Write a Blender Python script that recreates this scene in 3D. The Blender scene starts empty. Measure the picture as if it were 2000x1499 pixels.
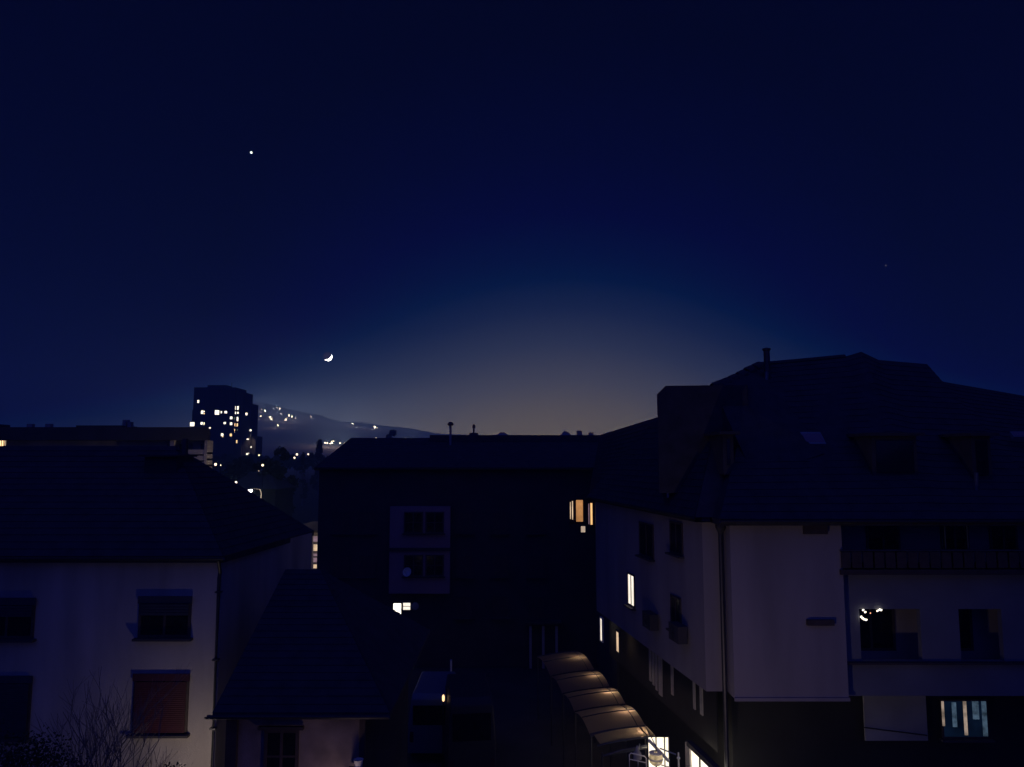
import bpy, math, random
from mathutils import Vector, Matrix
random.seed(7)
SC = bpy.context.scene
COL = SC.collection
R = math.radians

# ------------------------------------------------------------------ camera
F = 1450.0                       # focal length in pixels of a 2000 px wide frame
PITCH = R(5.926)
CAMZ = 12.0
cam_d = bpy.data.cameras.new("camera")
cam = bpy.data.objects.new("camera", cam_d)
COL.objects.link(cam)
cam.location = (0, 0, CAMZ)
cam.rotation_euler = (math.pi/2 + PITCH, 0, 0)
cam_d.sensor_width = 36
cam_d.lens = 36*F/2000
cam_d.clip_start = 0.1
cam_d.clip_end = 60000
SC.camera = cam

# ------------------------------------------------------------------ view
SC.view_settings.view_transform = 'Standard'
SC.view_settings.look = 'None'
SC.view_settings.exposure = 0.0
SC.view_settings.gamma = 1.0
SC.view_settings.use_curve_mapping = False
SC.render.engine = 'CYCLES'
SC.cycles.use_denoising = True
SC.cycles.max_bounces = 6
SC.cycles.volume_bounces = 2
SC.cycles.sample_clamp_indirect = 4
SC.cycles.volume_step_rate = 4

# ------------------------------------------------------------------ sky: late dusk
GLOW_AZ = 4.0        # degrees to the right of straight ahead
world = bpy.data.worlds.new("World"); SC.world = world
world.use_nodes = True
nt = world.node_tree; N = nt.nodes; L = nt.links
N.clear()
def nd(t, **k):
    n = N.new(t)
    for a, b in k.items(): setattr(n, a, b)
    return n
def mth(op, a, b=None):
    n = nd('ShaderNodeMath', operation=op)
    for i, v in enumerate((a, b)):
        if v is None: continue
        if isinstance(v, (int, float)): n.inputs[i].default_value = v
        else: L.new(v, n.inputs[i])
    return n.outputs[0]
out = nd('ShaderNodeOutputWorld'); bg = nd('ShaderNodeBackground'); add = nd('ShaderNodeAddShader'); bg2 = nd('ShaderNodeBackground')
tc = nd('ShaderNodeTexCoord'); sep = nd('ShaderNodeSeparateXYZ')
L.new(tc.outputs['Generated'], sep.inputs[0])
el = mth('MULTIPLY', mth('ABSOLUTE', mth('ARCSINE', sep.outputs[2])), 180/math.pi)
az = mth('SUBTRACT', mth('MULTIPLY', mth('ARCTAN2', sep.outputs[0], sep.outputs[1]), 180/math.pi), GLOW_AZ)
wid = mth('ADD', 1.42, mth('MULTIPLY', 3.1, mth('EXPONENT', mth('DIVIDE', el, -3.2))))     # the glow hugs the horizon
azs = mth('DIVIDE', mth('ABSOLUTE', az), wid)
rr = mth('SQRT', mth('ADD', mth('MULTIPLY', azs, azs), mth('MULTIPLY', el, el)))
fac = mth('DIVIDE', rr, 60.0)
ramp = nd('ShaderNodeValToRGB')
L.new(fac, ramp.inputs[0])
def lin(c):
    c /= 255.0
    return c/12.92 if c <= 0.04045 else ((c+0.055)/1.055)**2.4
STOPS = [(0, (96, 86, 88)), (3, (84, 79, 87)), (6.1, (63, 65, 86)), (9, (42, 50, 80)), (11.6, (25, 37, 73)), (14, (10, 27, 67)), (15.5, (4, 22, 63)),
         (19, (0, 14, 56)), (23, (0, 7, 48)), (28, (0, 3, 41)), (33, (0, 1, 34)), (45, (0, 0, 29)), (60, (0, 0, 24))]
els = ramp.color_ramp.elements
els[0].position = 0; els[0].color = [lin(v) for v in STOPS[0][1]] + [1]
els[1].position = 1; els[1].color = [lin(v) for v in STOPS[-1][1]] + [1]
for d, c in STOPS[1:-1]:
    e = els.new(d/60.0); e.color = [lin(v) for v in c] + [1]
# sky radiance above the haze layer: brighter towards the horizon, where the air path is longer
DENS, HTOP, HFAR = .0010, 245.0, 3420.0
path = mth('MINIMUM', mth('DIVIDE', HTOP-CAMZ, mth('MAXIMUM', mth('SINE', mth('MULTIPLY', el, math.pi/180)), .001)), HFAR)
tra = mth('EXPONENT', mth('MULTIPLY', path, -DENS))
inv = mth('DIVIDE', 1.0, tra)
AIR = (.005, .009, .050)
airm = mth('MULTIPLY', mth('SUBTRACT', 1.0, tra), 1.0)
vs = nd('ShaderNodeVectorMath', operation='SCALE'); vs.inputs[0].default_value = AIR; L.new(airm, vs.inputs['Scale'])
vd = nd('ShaderNodeVectorMath', operation='SUBTRACT'); L.new(ramp.outputs[0], vd.inputs[0]); L.new(vs.outputs[0], vd.inputs[1])
vm = nd('ShaderNodeVectorMath', operation='MAXIMUM'); L.new(vd.outputs[0], vm.inputs[0]); vm.inputs[1].default_value = (0, 0, 0)
vf = nd('ShaderNodeVectorMath', operation='SCALE'); L.new(vm.outputs[0], vf.inputs[0]); L.new(inv, vf.inputs['Scale'])
L.new(vf.outputs[0], bg.inputs[0]); bg.inputs[1].default_value = 1.0
sky = nd('ShaderNodeTexSky', sky_type='NISHITA', sun_disc=False)
sky.sun_elevation = R(-8); sky.sun_rotation = R(GLOW_AZ)
L.new(sky.outputs[0], bg2.inputs[0]); bg2.inputs[1].default_value = 0.05
L.new(bg.outputs[0], add.inputs[0]); L.new(bg2.outputs[0], add.inputs[1])
L.new(add.outputs[0], out.inputs[0])

# soft deep-blue fill added high behind the camera to lift dark areas
sl = bpy.data.lights.new('fill_sun', 'SUN'); sl.energy = .42; sl.color = (.07, .105, 1.0); sl.angle = R(120)
so = bpy.data.objects.new('fill_sun', sl); COL.objects.link(so); so.rotation_euler = (R(38), 0, R(-10)); so.location = (0, -20, 60)

# ------------------------------------------------------------------ helpers
def tag(o, label=None, cat=None, group=None, kind=None):
    for k, v in (('label', label), ('category', cat), ('group', group), ('kind', kind)):
        if v: o[k] = v
    return o
def ray(px, py):
    dx = (px-1000)/F; dy = (749.5-py)/F
    c, s = math.cos(PITCH), math.sin(PITCH)
    return Vector((dx, c - dy*s, s + dy*c))
def at(px, py, Y):
    r = ray(px, py)
    return Vector((0, 0, CAMZ)) + r*(Y/r.y)
def hit(px, py, P, n):
    r = ray(px, py); o = Vector((0, 0, CAMZ)); n = Vector(n)
    return o + r*((Vector(P)-o).dot(n)/r.dot(n))

def thing(name, loc, label, cat, group=None):
    o = bpy.data.objects.new(name, None); COL.objects.link(o)
    o.location = loc; o.empty_display_size = 0.3
    return tag(o, label, cat, group)
def rootloc(p):
    v = Vector((0, 0, 0))
    while p is not None:
        v += p.location; p = p.parent
    return v

class MB:
    def __init__(s): s.v = []; s.f = []; s.smooth = False
    def face(s, pts):
        i = len(s.v); s.v += [tuple(p) for p in pts]; s.f.append(tuple(range(i, i+len(pts))))
        return s
    def obox(s, c, u, v, w, a, b, d):
        """box centred at c with unit axes u,v,w and full sizes a,b,d"""
        c = Vector(c); u = Vector(u)*a/2; v = Vector(v)*b/2; w = Vector(w)*d/2
        i = len(s.v)
        for sx in (-1, 1):
            for sy in (-1, 1):
                for sz in (-1, 1): s.v.append(tuple(c+u*sx+v*sy+w*sz))
        for q in ((0, 1, 3, 2), (4, 6, 7, 5), (0, 4, 5, 1), (2, 3, 7, 6), (0, 2, 6, 4), (1, 5, 7, 3)):
            s.f.append(tuple(i+k for k in q))
        return s
    def box(s, x0, x1, y0, y1, z0, z1):
        return s.obox(((x0+x1)/2, (y0+y1)/2, (z0+z1)/2), (1, 0, 0), (0, 1, 0), (0, 0, 1), abs(x1-x0), abs(y1-y0), abs(z1-z0))
    def prism(s, poly, z0, z1):
        """poly counter-clockwise list of (x,y)"""
        n = len(poly); i = len(s.v)
        s.v += [(x, y, z0) for x, y in poly] + [(x, y, z1) for x, y in poly]
        for k in range(n):
            j = (k+1) % n; s.f.append((i+k, i+j, i+n+j, i+n+k))
        s.f.append(tuple(i+n+k for k in range(n))); s.f.append(tuple(i+k for k in reversed(range(n))))
        return s
    def tube(s, pts, r, n=8, r2=None):
        pts = [Vector(p) for p in pts]; m = len(pts); i0 = len(s.v)
        for k, p in enumerate(pts):
            d = (pts[min(k+1, m-1)] - pts[max(k-1, 0)])
            d = d.normalized() if d.length > 1e-9 else Vector((0, 0, 1))
            a = d.cross(Vector((0, 0, 1)))
            if a.length < 1e-3: a = d.cross(Vector((1, 0, 0)))
            a.normalize(); b = d.cross(a)
            rad = r if r2 is None else r + (r2-r)*k/(m-1)
            for q in range(n):
                t = 2*math.pi*q/n; s.v.append(tuple(p + a*math.cos(t)*rad + b*math.sin(t)*rad))
        for k in range(m-1):
            for q in range(n):
                q2 = (q+1) % n
                s.f.append((i0+k*n+q, i0+k*n+q2, i0+(k+1)*n+q2, i0+(k+1)*n+q))
        s.f.append(tuple(i0+q for q in reversed(range(n)))); s.f.append(tuple(i0+(m-1)*n+q for q in range(n)))
        return s
    def lathe(s, c, prof, n=16, axis=(0, 0, 1)):
        """prof: list of (radius, height) along axis"""
        c = Vector(c); ax = Vector(axis).normalized()
        a = ax.cross(Vector((0, 1, 0)))
        if a.length < 1e-3: a = ax.cross(Vector((1, 0, 0)))
        a.normalize(); b = ax.cross(a); i0 = len(s.v)
        for r, h in prof:
            for q in range(n):
                t = 2*math.pi*q/n; s.v.append(tuple(c + ax*h + (a*math.cos(t)+b*math.sin(t))*max(r, 1e-4)))
        for k in range(len(prof)-1):
            for q in range(n):
                q2 = (q+1) % n; s.f.append((i0+k*n+q, i0+k*n+q2, i0+(k+1)*n+q2, i0+(k+1)*n+q))
        return s
    def build(s, name, mat, parent=None, smooth=False, loc=None):
        me = bpy.data.meshes.new(name)
        off = rootloc(parent) if parent is not None else (Vector(loc) if loc is not None else Vector((0, 0, 0)))
        me.from_pydata([(x-off.x, y-off.y, z-off.z) for x, y, z in s.v], [], s.f)
        me.validate(); me.update()
        me.materials.append(mat)
        if smooth: me.polygons.foreach_set('use_smooth', [True]*len(me.polygons))
        o = bpy.data.objects.new(name, me); COL.objects.link(o)
        if parent is not None: o.parent = parent
        elif loc is not None: o.location = loc
        return o

# ------------------------------------------------------------------ materials
def pmat(name, col, rough=0.8, var=0.25, scale=3.0, bump=0.0, bscale=30, metal=0.0, streak=False, spec=0.5):
    m = bpy.data.materials.new(name); m.use_nodes = True
    t = m.node_tree; b = t.nodes['Principled BSDF']
    b.inputs['Roughness'].default_value = rough; b.inputs['Metallic'].default_value = metal
    b.inputs['Specular IOR Level'].default_value = spec
    tcn = t.nodes.new('ShaderNodeTexCoord'); mp = t.nodes.new('ShaderNodeMapping')
    t.links.new(tcn.outputs['Object'], mp.inputs[0])
    if streak: mp.inputs['Scale'].default_value = (1, 1, 0.18)
    n1 = t.nodes.new('ShaderNodeTexNoise'); n1.inputs['Scale'].default_value = scale; n1.inputs['Detail'].default_value = 8
    t.links.new(mp.outputs[0], n1.inputs[0])
    r = t.nodes.new('ShaderNodeValToRGB'); e = r.color_ramp.elements
    e[0].position = 0.3; e[1].position = 0.72
    e[0].color = [c*(1-var) for c in col] + [1]; e[1].color = [min(1, c*(1+var*0.5)) for c in col] + [1]
    t.links.new(n1.outputs[0], r.inputs[0]); t.links.new(r.outputs[0], b.inputs['Base Color'])
    if bump:
        n2 = t.nodes.new('ShaderNodeTexNoise'); n2.inputs['Scale'].default_value = bscale; n2.inputs['Detail'].default_value = 4
        t.links.new(tcn.outputs['Object'], n2.inputs[0])
        bp = t.nodes.new('ShaderNodeBump'); bp.inputs['Strength'].default_value = bump; bp.inputs['Distance'].default_value = 0.02
        t.links.new(n2.outputs[0], bp.inputs['Height']); t.links.new(bp.outputs[0], b.inputs['Normal'])
    return m
def emat(name, col, strength, var=0.0, scale=4, sample=False):
    m = bpy.data.materials.new(name); m.use_nodes = True
    t = m.node_tree; t.nodes.clear()
    o = t.nodes.new('ShaderNodeOutputMaterial'); e = t.nodes.new('ShaderNodeEmission')
    e.inputs[0].default_value = (*col, 1); e.inputs[1].default_value = strength
    if var:
        tcn = t.nodes.new('ShaderNodeTexCoord'); n = t.nodes.new('ShaderNodeTexNoise'); n.inputs['Scale'].default_value = scale
        n.inputs['Detail'].default_value = 3
        mr = t.nodes.new('ShaderNodeMapRange'); mr.inputs[1].default_value = 0.3; mr.inputs[2].default_value = 0.7
        mr.inputs[3].default_value = strength*(1-var); mr.inputs[4].default_value = strength*(1+var)
        t.links.new(tcn.outputs['Object'], n.inputs[0]); t.links.new(n.outputs[0], mr.inputs[0]); t.links.new(mr.outputs[0], e.inputs[1])
    t.links.new(e.outputs[0], o.inputs[0])
    if not sample:
        try: m.cycles.emission_sampling = 'NONE'
        except Exception: pass
    return m
M = dict(
    plaster_cream=pmat('plaster_cream', (.46, .42, .43), .92, .3, 1.1, .35, 40, streak=True),
    plaster_grey=pmat('plaster_grey', (.34, .31, .33), .92, .22, .9, .35, 40, streak=True),
    light_tint_pink=pmat('light_tint_pink', (.38, .24, .27), .92, .15, .8, .3, 40),  # light on the bay and skylight panes, put into the colour
    plaster_old=pmat('plaster_old', (.30, .24, .24), .95, .4, 1.4, .6, 25),
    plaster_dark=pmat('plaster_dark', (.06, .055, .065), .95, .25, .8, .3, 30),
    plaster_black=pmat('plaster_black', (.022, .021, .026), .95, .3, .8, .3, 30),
    plaster_balcony=pmat('plaster_balcony', (.19, .20, .24), .9, .15, .8, .3, 30),
    roof_tile=pmat('roof_tile', (.06, .055, .065), .8, .35, 2.5, .5, 12),
    wood_dark=pmat('wood_dark', (.07, .05, .05), .7, .3, 5),
    shutter_red=pmat('shutter_red', (.06, .012, .024), .6, .2, 3),
    shutter_dark=pmat('shutter_dark', (.035, .04, .07), .6, .2, 3),
    metal=pmat('metal', (.45, .45, .5), .35, .2, 6, metal=.9),
    metal_dark=pmat('metal_dark', (.08, .08, .1), .45, .2, 6, metal=.6),
    white_paint=pmat('white_paint', (.75, .74, .72), .4, .08, 5),
    glass_dark=pmat('glass_dark', (.012, .014, .02), .08, .2, 2),
    asphalt=pmat('asphalt', (.05, .05, .055), .9, .35, .6, .5, 60),
    paving=pmat('paving', (.16, .15, .15), .9, .3, 1.5, .4, 40),
    soil=pmat('soil', (.045, .05, .035), 1, .4, .02),
    hill=pmat('hill', (.05, .055, .05), 1, .3, .004),
    bark=pmat('bark', (.22, .20, .20), .9, .3, 8, .5, 30),
    leaf=pmat('leaf', (.04, .06, .03), .8, .4, 2),
    leaf2=pmat('leaf2', (.05, .07, .045), .8, .4, 2),
    concrete=pmat('concrete', (.33, .33, .35), .9, .2, 1, .3, 20),
    car_pale=pmat('car_pale', (.13, .17, .24), .4, .08, 4),
    car_dark=pmat('car_dark', (.03, .03, .04), .6, .1, 4),
    rubber=pmat('rubber', (.02, .02, .02), .8, .1, 5),
    curtain=pmat('curtain', (.42, .40, .38), .9, .15, 5),
    moon_dark=emat('moon_dark', (.07, .055, .09), 1.0),
    moon_lit=emat('moon_lit', (1, .95, .88), 24.0),
    star=emat('star', (.95, .97, 1), 3.0),
    lit_cool=emat('lit_cool', (1, .90, .72), 2.4),
    lit_warm=emat('lit_warm', (1, .62, .30), 2.0),
    lit_dim=emat('lit_dim', (.8, .6, .45), .6),
    lamp_far=emat('lamp_far', (1, .78, .52), 3.2),
    lamp_hill=emat('lamp_hill', (1, .78, .55), 16.0),
    lamp_hill_dim=emat('lamp_hill_dim', (1, .75, .6), 4.0),
    lamp_far_dim=emat('lamp_far_dim', (1, .75, .6), .6),
    lamp_white=emat('lamp_white', (1, .9, .75), 12.0),
    tail=emat('tail', (1, .45, .3), 1.3),
    pane_hot=emat('pane_hot', (1, .88, .66), 1.7, .25, 3, sample=True),
    pane_amber=emat('pane_amber', (.55, .25, .09), .8, .35, 1.5),
    pane_orange=emat('pane_orange', (1, .55, .22), 1.2, .1, 2),
    pane_mauve=emat('pane_mauve', (.35, .22, .28), .6, .3, 2),
    pane_cream=emat('pane_cream', (1, .70, .45), .75, .25, 2.5),
    pane_white=emat('pane_white', (1, .88, .75), 1.2, .1, 2),
    pane_teal=emat('pane_teal', (.05, .085, .13), .8, .7, 4),
    pane_tealwarm=emat('pane_tealwarm', (.5, .38, .30), .5, .6, 4),
    lantern_paper=emat('lantern_paper', (1, .74, .42), .42, .6, 5),
    pane_backing=emat('pane_backing', (.004, .012, .035), .35, .5, 1.5),
    pane_green=emat('pane_green', (.4, .55, .3), .3),
)
# translucent canopy cloth
m = bpy.data.materials.new('canopy_cloth'); m.use_nodes = True; t = m.node_tree; t.nodes.clear()
o_ = t.nodes.new('ShaderNodeOutputMaterial'); mx = t.nodes.new('ShaderNodeMixShader'); tr = t.nodes.new('ShaderNodeBsdfTranslucent'); df = t.nodes.new('ShaderNodeBsdfDiffuse')
tr.inputs[0].default_value = (.62, .48, .34, 1)
nn = t.nodes.new('ShaderNodeTexNoise'); nn.inputs['Scale'].default_value = 2.5; nn.inputs['Detail'].default_value = 6
cr = t.nodes.new('ShaderNodeValToRGB'); cr.color_ramp.elements[0].color = (.15, .12, .12, 1); cr.color_ramp.elements[1].color = (.24, .2, .18, 1)
t.links.new(nn.outputs[0], cr.inputs[0]); t.links.new(cr.outputs[0], df.inputs[0])
mx.inputs[0].default_value = .5
t.links.new(tr.outputs[0], mx.inputs[1]); t.links.new(df.outputs[0], mx.inputs[2]); t.links.new(mx.outputs[0], o_.inputs[0])
M['canopy'] = m

def light(name, loc, power, col, radius=.1, parent=None, spot=None, aim=None):
    d = bpy.data.lights.new(name, 'SPOT' if spot else 'POINT'); d.energy = power; d.color = col; d.shadow_soft_size = radius
    o = bpy.data.objects.new(name, d); COL.objects.link(o)
    if spot: d.spot_size = R(spot); d.spot_blend = .8
    if parent is not None: o.parent = parent; o.location = Vector(loc) - rootloc(parent)
    else: o.location = loc
    if aim is not None:
        o.rotation_euler = (Vector(aim)-Vector(loc)).to_track_quat('-Z', 'Y').to_euler()
    return o

UP = Vector((0, 0, 1))
def window(parent, c, u, n, w, h, frame=None, pane=None, mull=1, bars=0, fw=.07, sill=True, label=None, proud=.04, smat='plaster_dark'):
    """c centre on the wall, u unit along wall, n outward normal.  window (frame) > pane, sill"""
    c = Vector(c); u = Vector(u).normalized(); n = Vector(n).normalized()
    f = MB(); d = proud*2
    f.obox(c+UP*(h/2-fw/2), u, UP, n, w, fw, d); f.obox(c-UP*(h/2-fw/2), u, UP, n, w, fw, d)
    for s_ in (-1, 1): f.obox(c+u*s_*(w/2-fw/2), u, UP, n, fw, h-2*fw-.002, d)
    for k in range(mull):
        x = -w/2 + w*(k+1)/(mull+1)
        f.obox(c+u*x, u, UP, n, fw*.9, h-2*fw-.002, d*.9)
    for k in range(bars):
        z = -h/2 + h*(k+1)/(bars+1)
        f.obox(c+UP*z, u, UP, n, w-2*fw, fw*.6, d*.7)
    fo = f.build('window', frame or M['wood_dark'], parent)
    if label: fo['label'] = label
    p = MB(); p.obox(c+n*.006, u, UP, n, w-2*fw+.01, h-2*fw+.01, .02); p.build('pane', pane or M['glass_dark'], fo)
    if sill:
        q = MB(); q.obox(c-UP*(h/2+.04)+n*.08, u, UP, n, w+.16, .06, .22); q.build('sill', M[smat], fo)
    return fo

def courses(mb, a, b, c, d, n, th=.03, lap=.012):
    """tile courses on a slope: a-b is the eave edge, d-c the ridge edge"""
    a, b, c, d = map(Vector, (a, b, c, d))
    nm = (b-a).cross(d-a)
    if nm.length < 1e-6: nm = (b-a).cross(c-a)
    nm.normalize()
    if nm.z < 0: nm = -nm
    for k in range(n):
        t0, t1 = k/n, (k+1)/n
        l0, r0 = a.lerp(d, t0), b.lerp(c, t0); l1, r1 = a.lerp(d, t1), b.lerp(c, t1)
        mb.face([l0+nm*th, r0+nm*th, r1+nm*lap, l1+nm*lap])
        mb.face([l0-nm*.01, r0-nm*.01, r0+nm*th, l0+nm*th])

def roof_solid(faces, eave_poly, th=.12):
    """closed roof: sloping faces plus a soffit and fascia below the eave polygon"""
    mb = MB()
    for f in faces: mb.face(f)
    ep = [Vector(p) for p in eave_poly]; n = len(ep)
    for k in range(n):
        p, q = ep[k], ep[(k+1) % n]
        mb.face([p-UP*th, q-UP*th, q, p])
    mb.face([p-UP*th for p in reversed(ep)])
    return mb

# ------------------------------------------------------------------ ground and hills
g = MB()
g.face([(-15000, -3000, 0), (15000, -3000, 0), (15000, 15000, 0), (-15000, 15000, 0)])
tag(g.build('ground', M['soil']), kind='structure')
yard = MB(); yard.face([(-12, 6, .012), (6, 6, .012), (6, 44.6, .012), (-12, 44.6, .012)])
tag(yard.build('courtyard_paving', M['asphalt']), kind='structure')

# hill far away, its lights float in the haze
hx = MB(); nx, ny = 260, 50
HP = [(-3000, 118), (0, 118), (300, 120), (370, 150), (440, 222), (490, 240), (550, 228), (607, 205), (690, 172), (733, 158), (850, 125), (1000, 108), (1150, 95), (1300, 90), (5000, 90)]
HP = [((px-1000)/F*3000, h) for px, h in HP]
def ridge_h(x):
    for (xa, ha), (xb, hb) in zip(HP, HP[1:]):
        if x <= xb:
            f = (x-xa)/(xb-xa); f = f*f*(3-2*f)*.5+f*.5
            return ha+(hb-ha)*f
    return 90
def hill_h(x, y):
    xs = x*3000/max(y, 1)
    s = max(0, min(1, (y-900)/2100)); s = s**1.3
    if y > 3000: s = max(0, 1-(y-3000)/350)
    return ridge_h(xs)*(1+.03*math.sin(x*.011)+.02*math.sin(x*.031+1))*s - 1.0
for j in range(ny+1):
    for i in range(nx+1):
        y = 850 + 2520*j/ny; x = (-5200 + 10400*i/nx)
        hx.v.append((x, y, hill_h(x, y)))
for j in range(ny):
    for i in range(nx):
        a = j*(nx+1)+i; hx.f.append((a, a+1, a+nx+2, a+nx+1))
tag(hx.build('hills', M['hill'], smooth=True), kind='structure')

# ------------------------------------------------------------------ moon and planet
Dm = 30000.0
mc = at(640.3, 696.8, Dm); rm = 8.6/F*Dm
md = (mc-Vector((0, 0, CAMZ))).normalized()
moon = thing('moon', mc, 'bright thin crescent moon low in the dusk sky above the far hill', 'moon')
b = MB(); b.lathe(mc, [(rm*math.sin(math.pi*k/16), -rm*math.cos(math.pi*k/16)) for k in range(17)], 32)
b.build('dark_side', M['moon_dark'], moon, smooth=True)
# lune: cusp axis tilts up to the right, lit limb towards lower right
ex = md.cross(UP).normalized(); ey = ex.cross(md).normalized()      # right, up in view
ca = R(42); cusp = ex*math.cos(ca)+ey*math.sin(ca); lim = ex*math.sin(ca)-ey*math.cos(ca)
b = MB(); na, nb = 24, 8; rl = rm*1.02
for i in range(na+1):
    la = -math.pi/2 + math.pi*i/na
    for j in range(nb+1):
        lo = R(30 + 60*j/nb)      # angle from "towards viewer" to the limb
        d = -md*math.cos(lo) + lim*math.sin(lo)
        b.v.append(tuple(mc + (cusp*math.sin(la) + d*math.cos(la))*rl))
for i in range(na):
    for j in range(nb):
        a = i*(nb+1)+j; b.f.append((a, a+1, a+nb+2, a+nb+1))
b.build('lit_crescent', M['moon_lit'], moon)
def ball(name, c, r, mat, n=10, **k):
    b = MB(); b.lathe(c, [(r*math.sin(math.pi*q/8), -r*math.cos(math.pi*q/8)) for q in range(9)], n)
    return b.build(name, mat, smooth=True, **k)
c = at(490.7, 298.5, Dm); tag(ball('planet', c, 2.4/F*Dm, M['star'], loc=c), 'bright white evening planet high above the crescent moon', 'planet')
c = at(1730, 519, Dm); tag(ball('star', c, 1.0/F*Dm, M['lamp_far_dim'], loc=c), 'very faint star above the large tiled roof', 'star')

# ------------------------------------------------------------------ far lights on the hill and in the valley
GP = 2.8e5  # power of the lights added to brighten the haze
HAZE_FILL = {'bright hill lamp in the upper row, a little right of the close pair': (GP, 5), 'brightest hill lamp low in the cluster right of the second row': (GP, 5), 'second amber lamp of the bright valley string': (GP, 5),
        'lone white lamp high above the left part of the long roof': (GP, 5), 'lone hill lamp lowest on the slope below the cluster': (GP, 5), 'lone very faint hill lamp far right of all the others on the slope': (GP*1.3, 5), 'wide hill lamp at the middle of the second row': (GP, 5),
        'wide amber lamp high on the slope above the long roof': (GP, 5), 'dim amber hill lamp at the outer end of the right hand cluster': (GP, 5), 'second, brighter of the close pair of hill lamps right of the tower': (GP, 5), 'bright lamp of the last pair on the roof line': (GP, 12), 'small amber valley lamp touching the sloping end of the long roof': (GP, 12)}
def lamp_ball(px, py, Y, r_px, mat, label, group, z_floor=None):
    c = at(px, py, Y); base = 0
    if Y > 1000:                       # stands on the hillside where the line of sight meets it
        Y = 1000
        while Y < 2980:
            c = at(px, py, Y)
            if hill_h(c.x, c.y) + 8 > c.z: break
            Y += 10
        base = max(0, min(hill_h(c.x, c.y), c.z-4))
    r = r_px/F*c.y*.5
    if Y > 900:
        T_ = math.exp(-DENS*c.y); dm = mat is M['lamp_hill_dim']; key = f'lamp_hill_{int(c.y/150)}_{dm}'
        if key not in M: M[key] = emat(key, (1, .76, .52), (.8 if dm else 3.2)/T_)
        mat = M[key]; r *= 1.0
    t_ = thing('street_lamp', (c.x, c.y, base), label, 'lamp', group)
    if label in HAZE_FILL: light('bulb_or_fill', (c.x, c.y, c.z+HAZE_FILL[label][1]), HAZE_FILL[label][0], (1, .66, .58), 30, t_)  # added unseen light, far stronger than the lamp, to make the haze glow
    b = MB(); b.tube([(c.x, c.y+r*.6, base), (c.x, c.y+r*.6, c.z)], max(.05, r*.12), 5); b.build('pole', M['metal_dark'], t_)
    b = MB(); b.lathe(c, [(r*math.sin(math.pi*q/6), -r*math.cos(math.pi*q/6)) for q in range(7)], 8); b.build('lantern', mat, t_)
HILL = [(486, 795, 2.4, 0), (499, 797, 2.6, 0), (503, 799, 3, 0), (518, 802.5, 3, 0), (511, 799.5, 1.6, 1), (534.5, 798, 2, 1), (541, 797, 2, 1),
        (546.7, 799, 3, 0), (549, 808.5, 2, 0), (509, 814, 2.6, 0), (528, 815, 3.6, 0), (530, 818.5, 3.2, 0), (524, 814, 1.6, 1),
        (558, 820, 3.6, 0), (561, 816.5, 1.8, 1), (565, 812, 3.2, 0), (570, 814, 2.6, 0), (577, 817, 2.6, 1), (607, 813.8, 3, 1), (543, 831, 2.8, 0)]
HL = ['hill lamp touching the right edge of the tower block, highest row', 'first of the close pair of hill lamps just right of the tower', 'second, brighter of the close pair of hill lamps right of the tower',
      'bright hill lamp in the upper row, a little right of the close pair', 'very faint hill lamp following the close pair in the upper row', 'faint hill lamp in the middle of the upper row', 'faint hill lamp next to the bright end of the upper row',
      'bright hill lamp ending the upper row on the right', 'small hill lamp right below the bright end of the upper row', 'lone hill lamp below the close pair, nearest the tower in the second row', 'wide hill lamp at the middle of the second row',
      'amber hill lamp just under the wide one of the second row', 'faint hill lamp left of the wide one of the second row', 'brightest hill lamp low in the cluster right of the second row', 'faint hill lamp just above the brightest low one',
      'hill lamp at the top of the right hand cluster', 'hill lamp right of the top one in the right hand cluster', 'dim amber hill lamp at the outer end of the right hand cluster', 'lone very faint hill lamp far right of all the others on the slope',
      'lone hill lamp lowest on the slope below the cluster']
for (px, py, r, dim), lb in zip(HILL, HL):
    lamp_ball(px, py, 3000, r, M['lamp_hill_dim' if dim else 'lamp_hill'], lb, 'lamps scattered on the hillside')
VAL = [(635, 865.2, 3, 0), (639.5, 866, 3, 0), (645, 866.5, 2.6, 0), (648.5, 865.7, 3.4, 0), (648.3, 862.2, 2.6, 0), (651.5, 862, 2.4, 0), (664, 866.3, 3.2, 0), (673.3, 867, 2.8, 0),
       (689, 828, 2.8, 0), (732, 834.8, 3.4, 0), (737, 835.5, 2, 1), (734.3, 855, 2.4, 1), (792, 856.8, 3, 0), (804, 857.2, 3.2, 0), (809, 857.6, 2.8, 0), (789, 857, 2, 1)]
VL = ['first amber lamp of the bright valley string beside the conical tree', 'second amber lamp of the bright valley string', 'third amber lamp of the bright valley string', 'brightest lamp at the end of the bright valley string',
      'raised lamp above the brightest one of the valley string', 'outer raised lamp above the end of the valley string', 'white valley lamp just left of the long roof end', 'small amber valley lamp touching the sloping end of the long roof',
      'lone white lamp high above the left part of the long roof', 'wide amber lamp high on the slope above the long roof', 'faint twin beside the wide amber lamp above the long roof', 'small pale lamp on the roof line left of the hazy tree',
      'amber lamp on the roof line right of the hazy tree', 'bright lamp of the last pair on the roof line', 'second lamp of the last pair on the roof line', 'faint amber lamp nearest the hazy tree on the roof line']
for (px, py, r, dim), lb in zip(VAL, VL):
    lamp_ball(px, py, 3000, r, M['lamp_hill_dim' if dim else 'lamp_hill'], lb, 'lamps in the far valley')
NEARL = [(506, 889.5, 3, 0), (580, 888, 4, 0), (575.2, 894.6, 3.4, 0), (602, 887.6, 3, 0), (505.5, 920.2, 2.4, 1)]
NL = ['small lamp at the tree line just right of the tower foot', 'brighter lamp of the pair right of the tall rounded tree', 'lower lamp of the pair right of the tall rounded tree', 'small lamp at the tree line left of the hazy conical tree', 'very faint lamp below the tree line between tower and tall tree']
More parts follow.
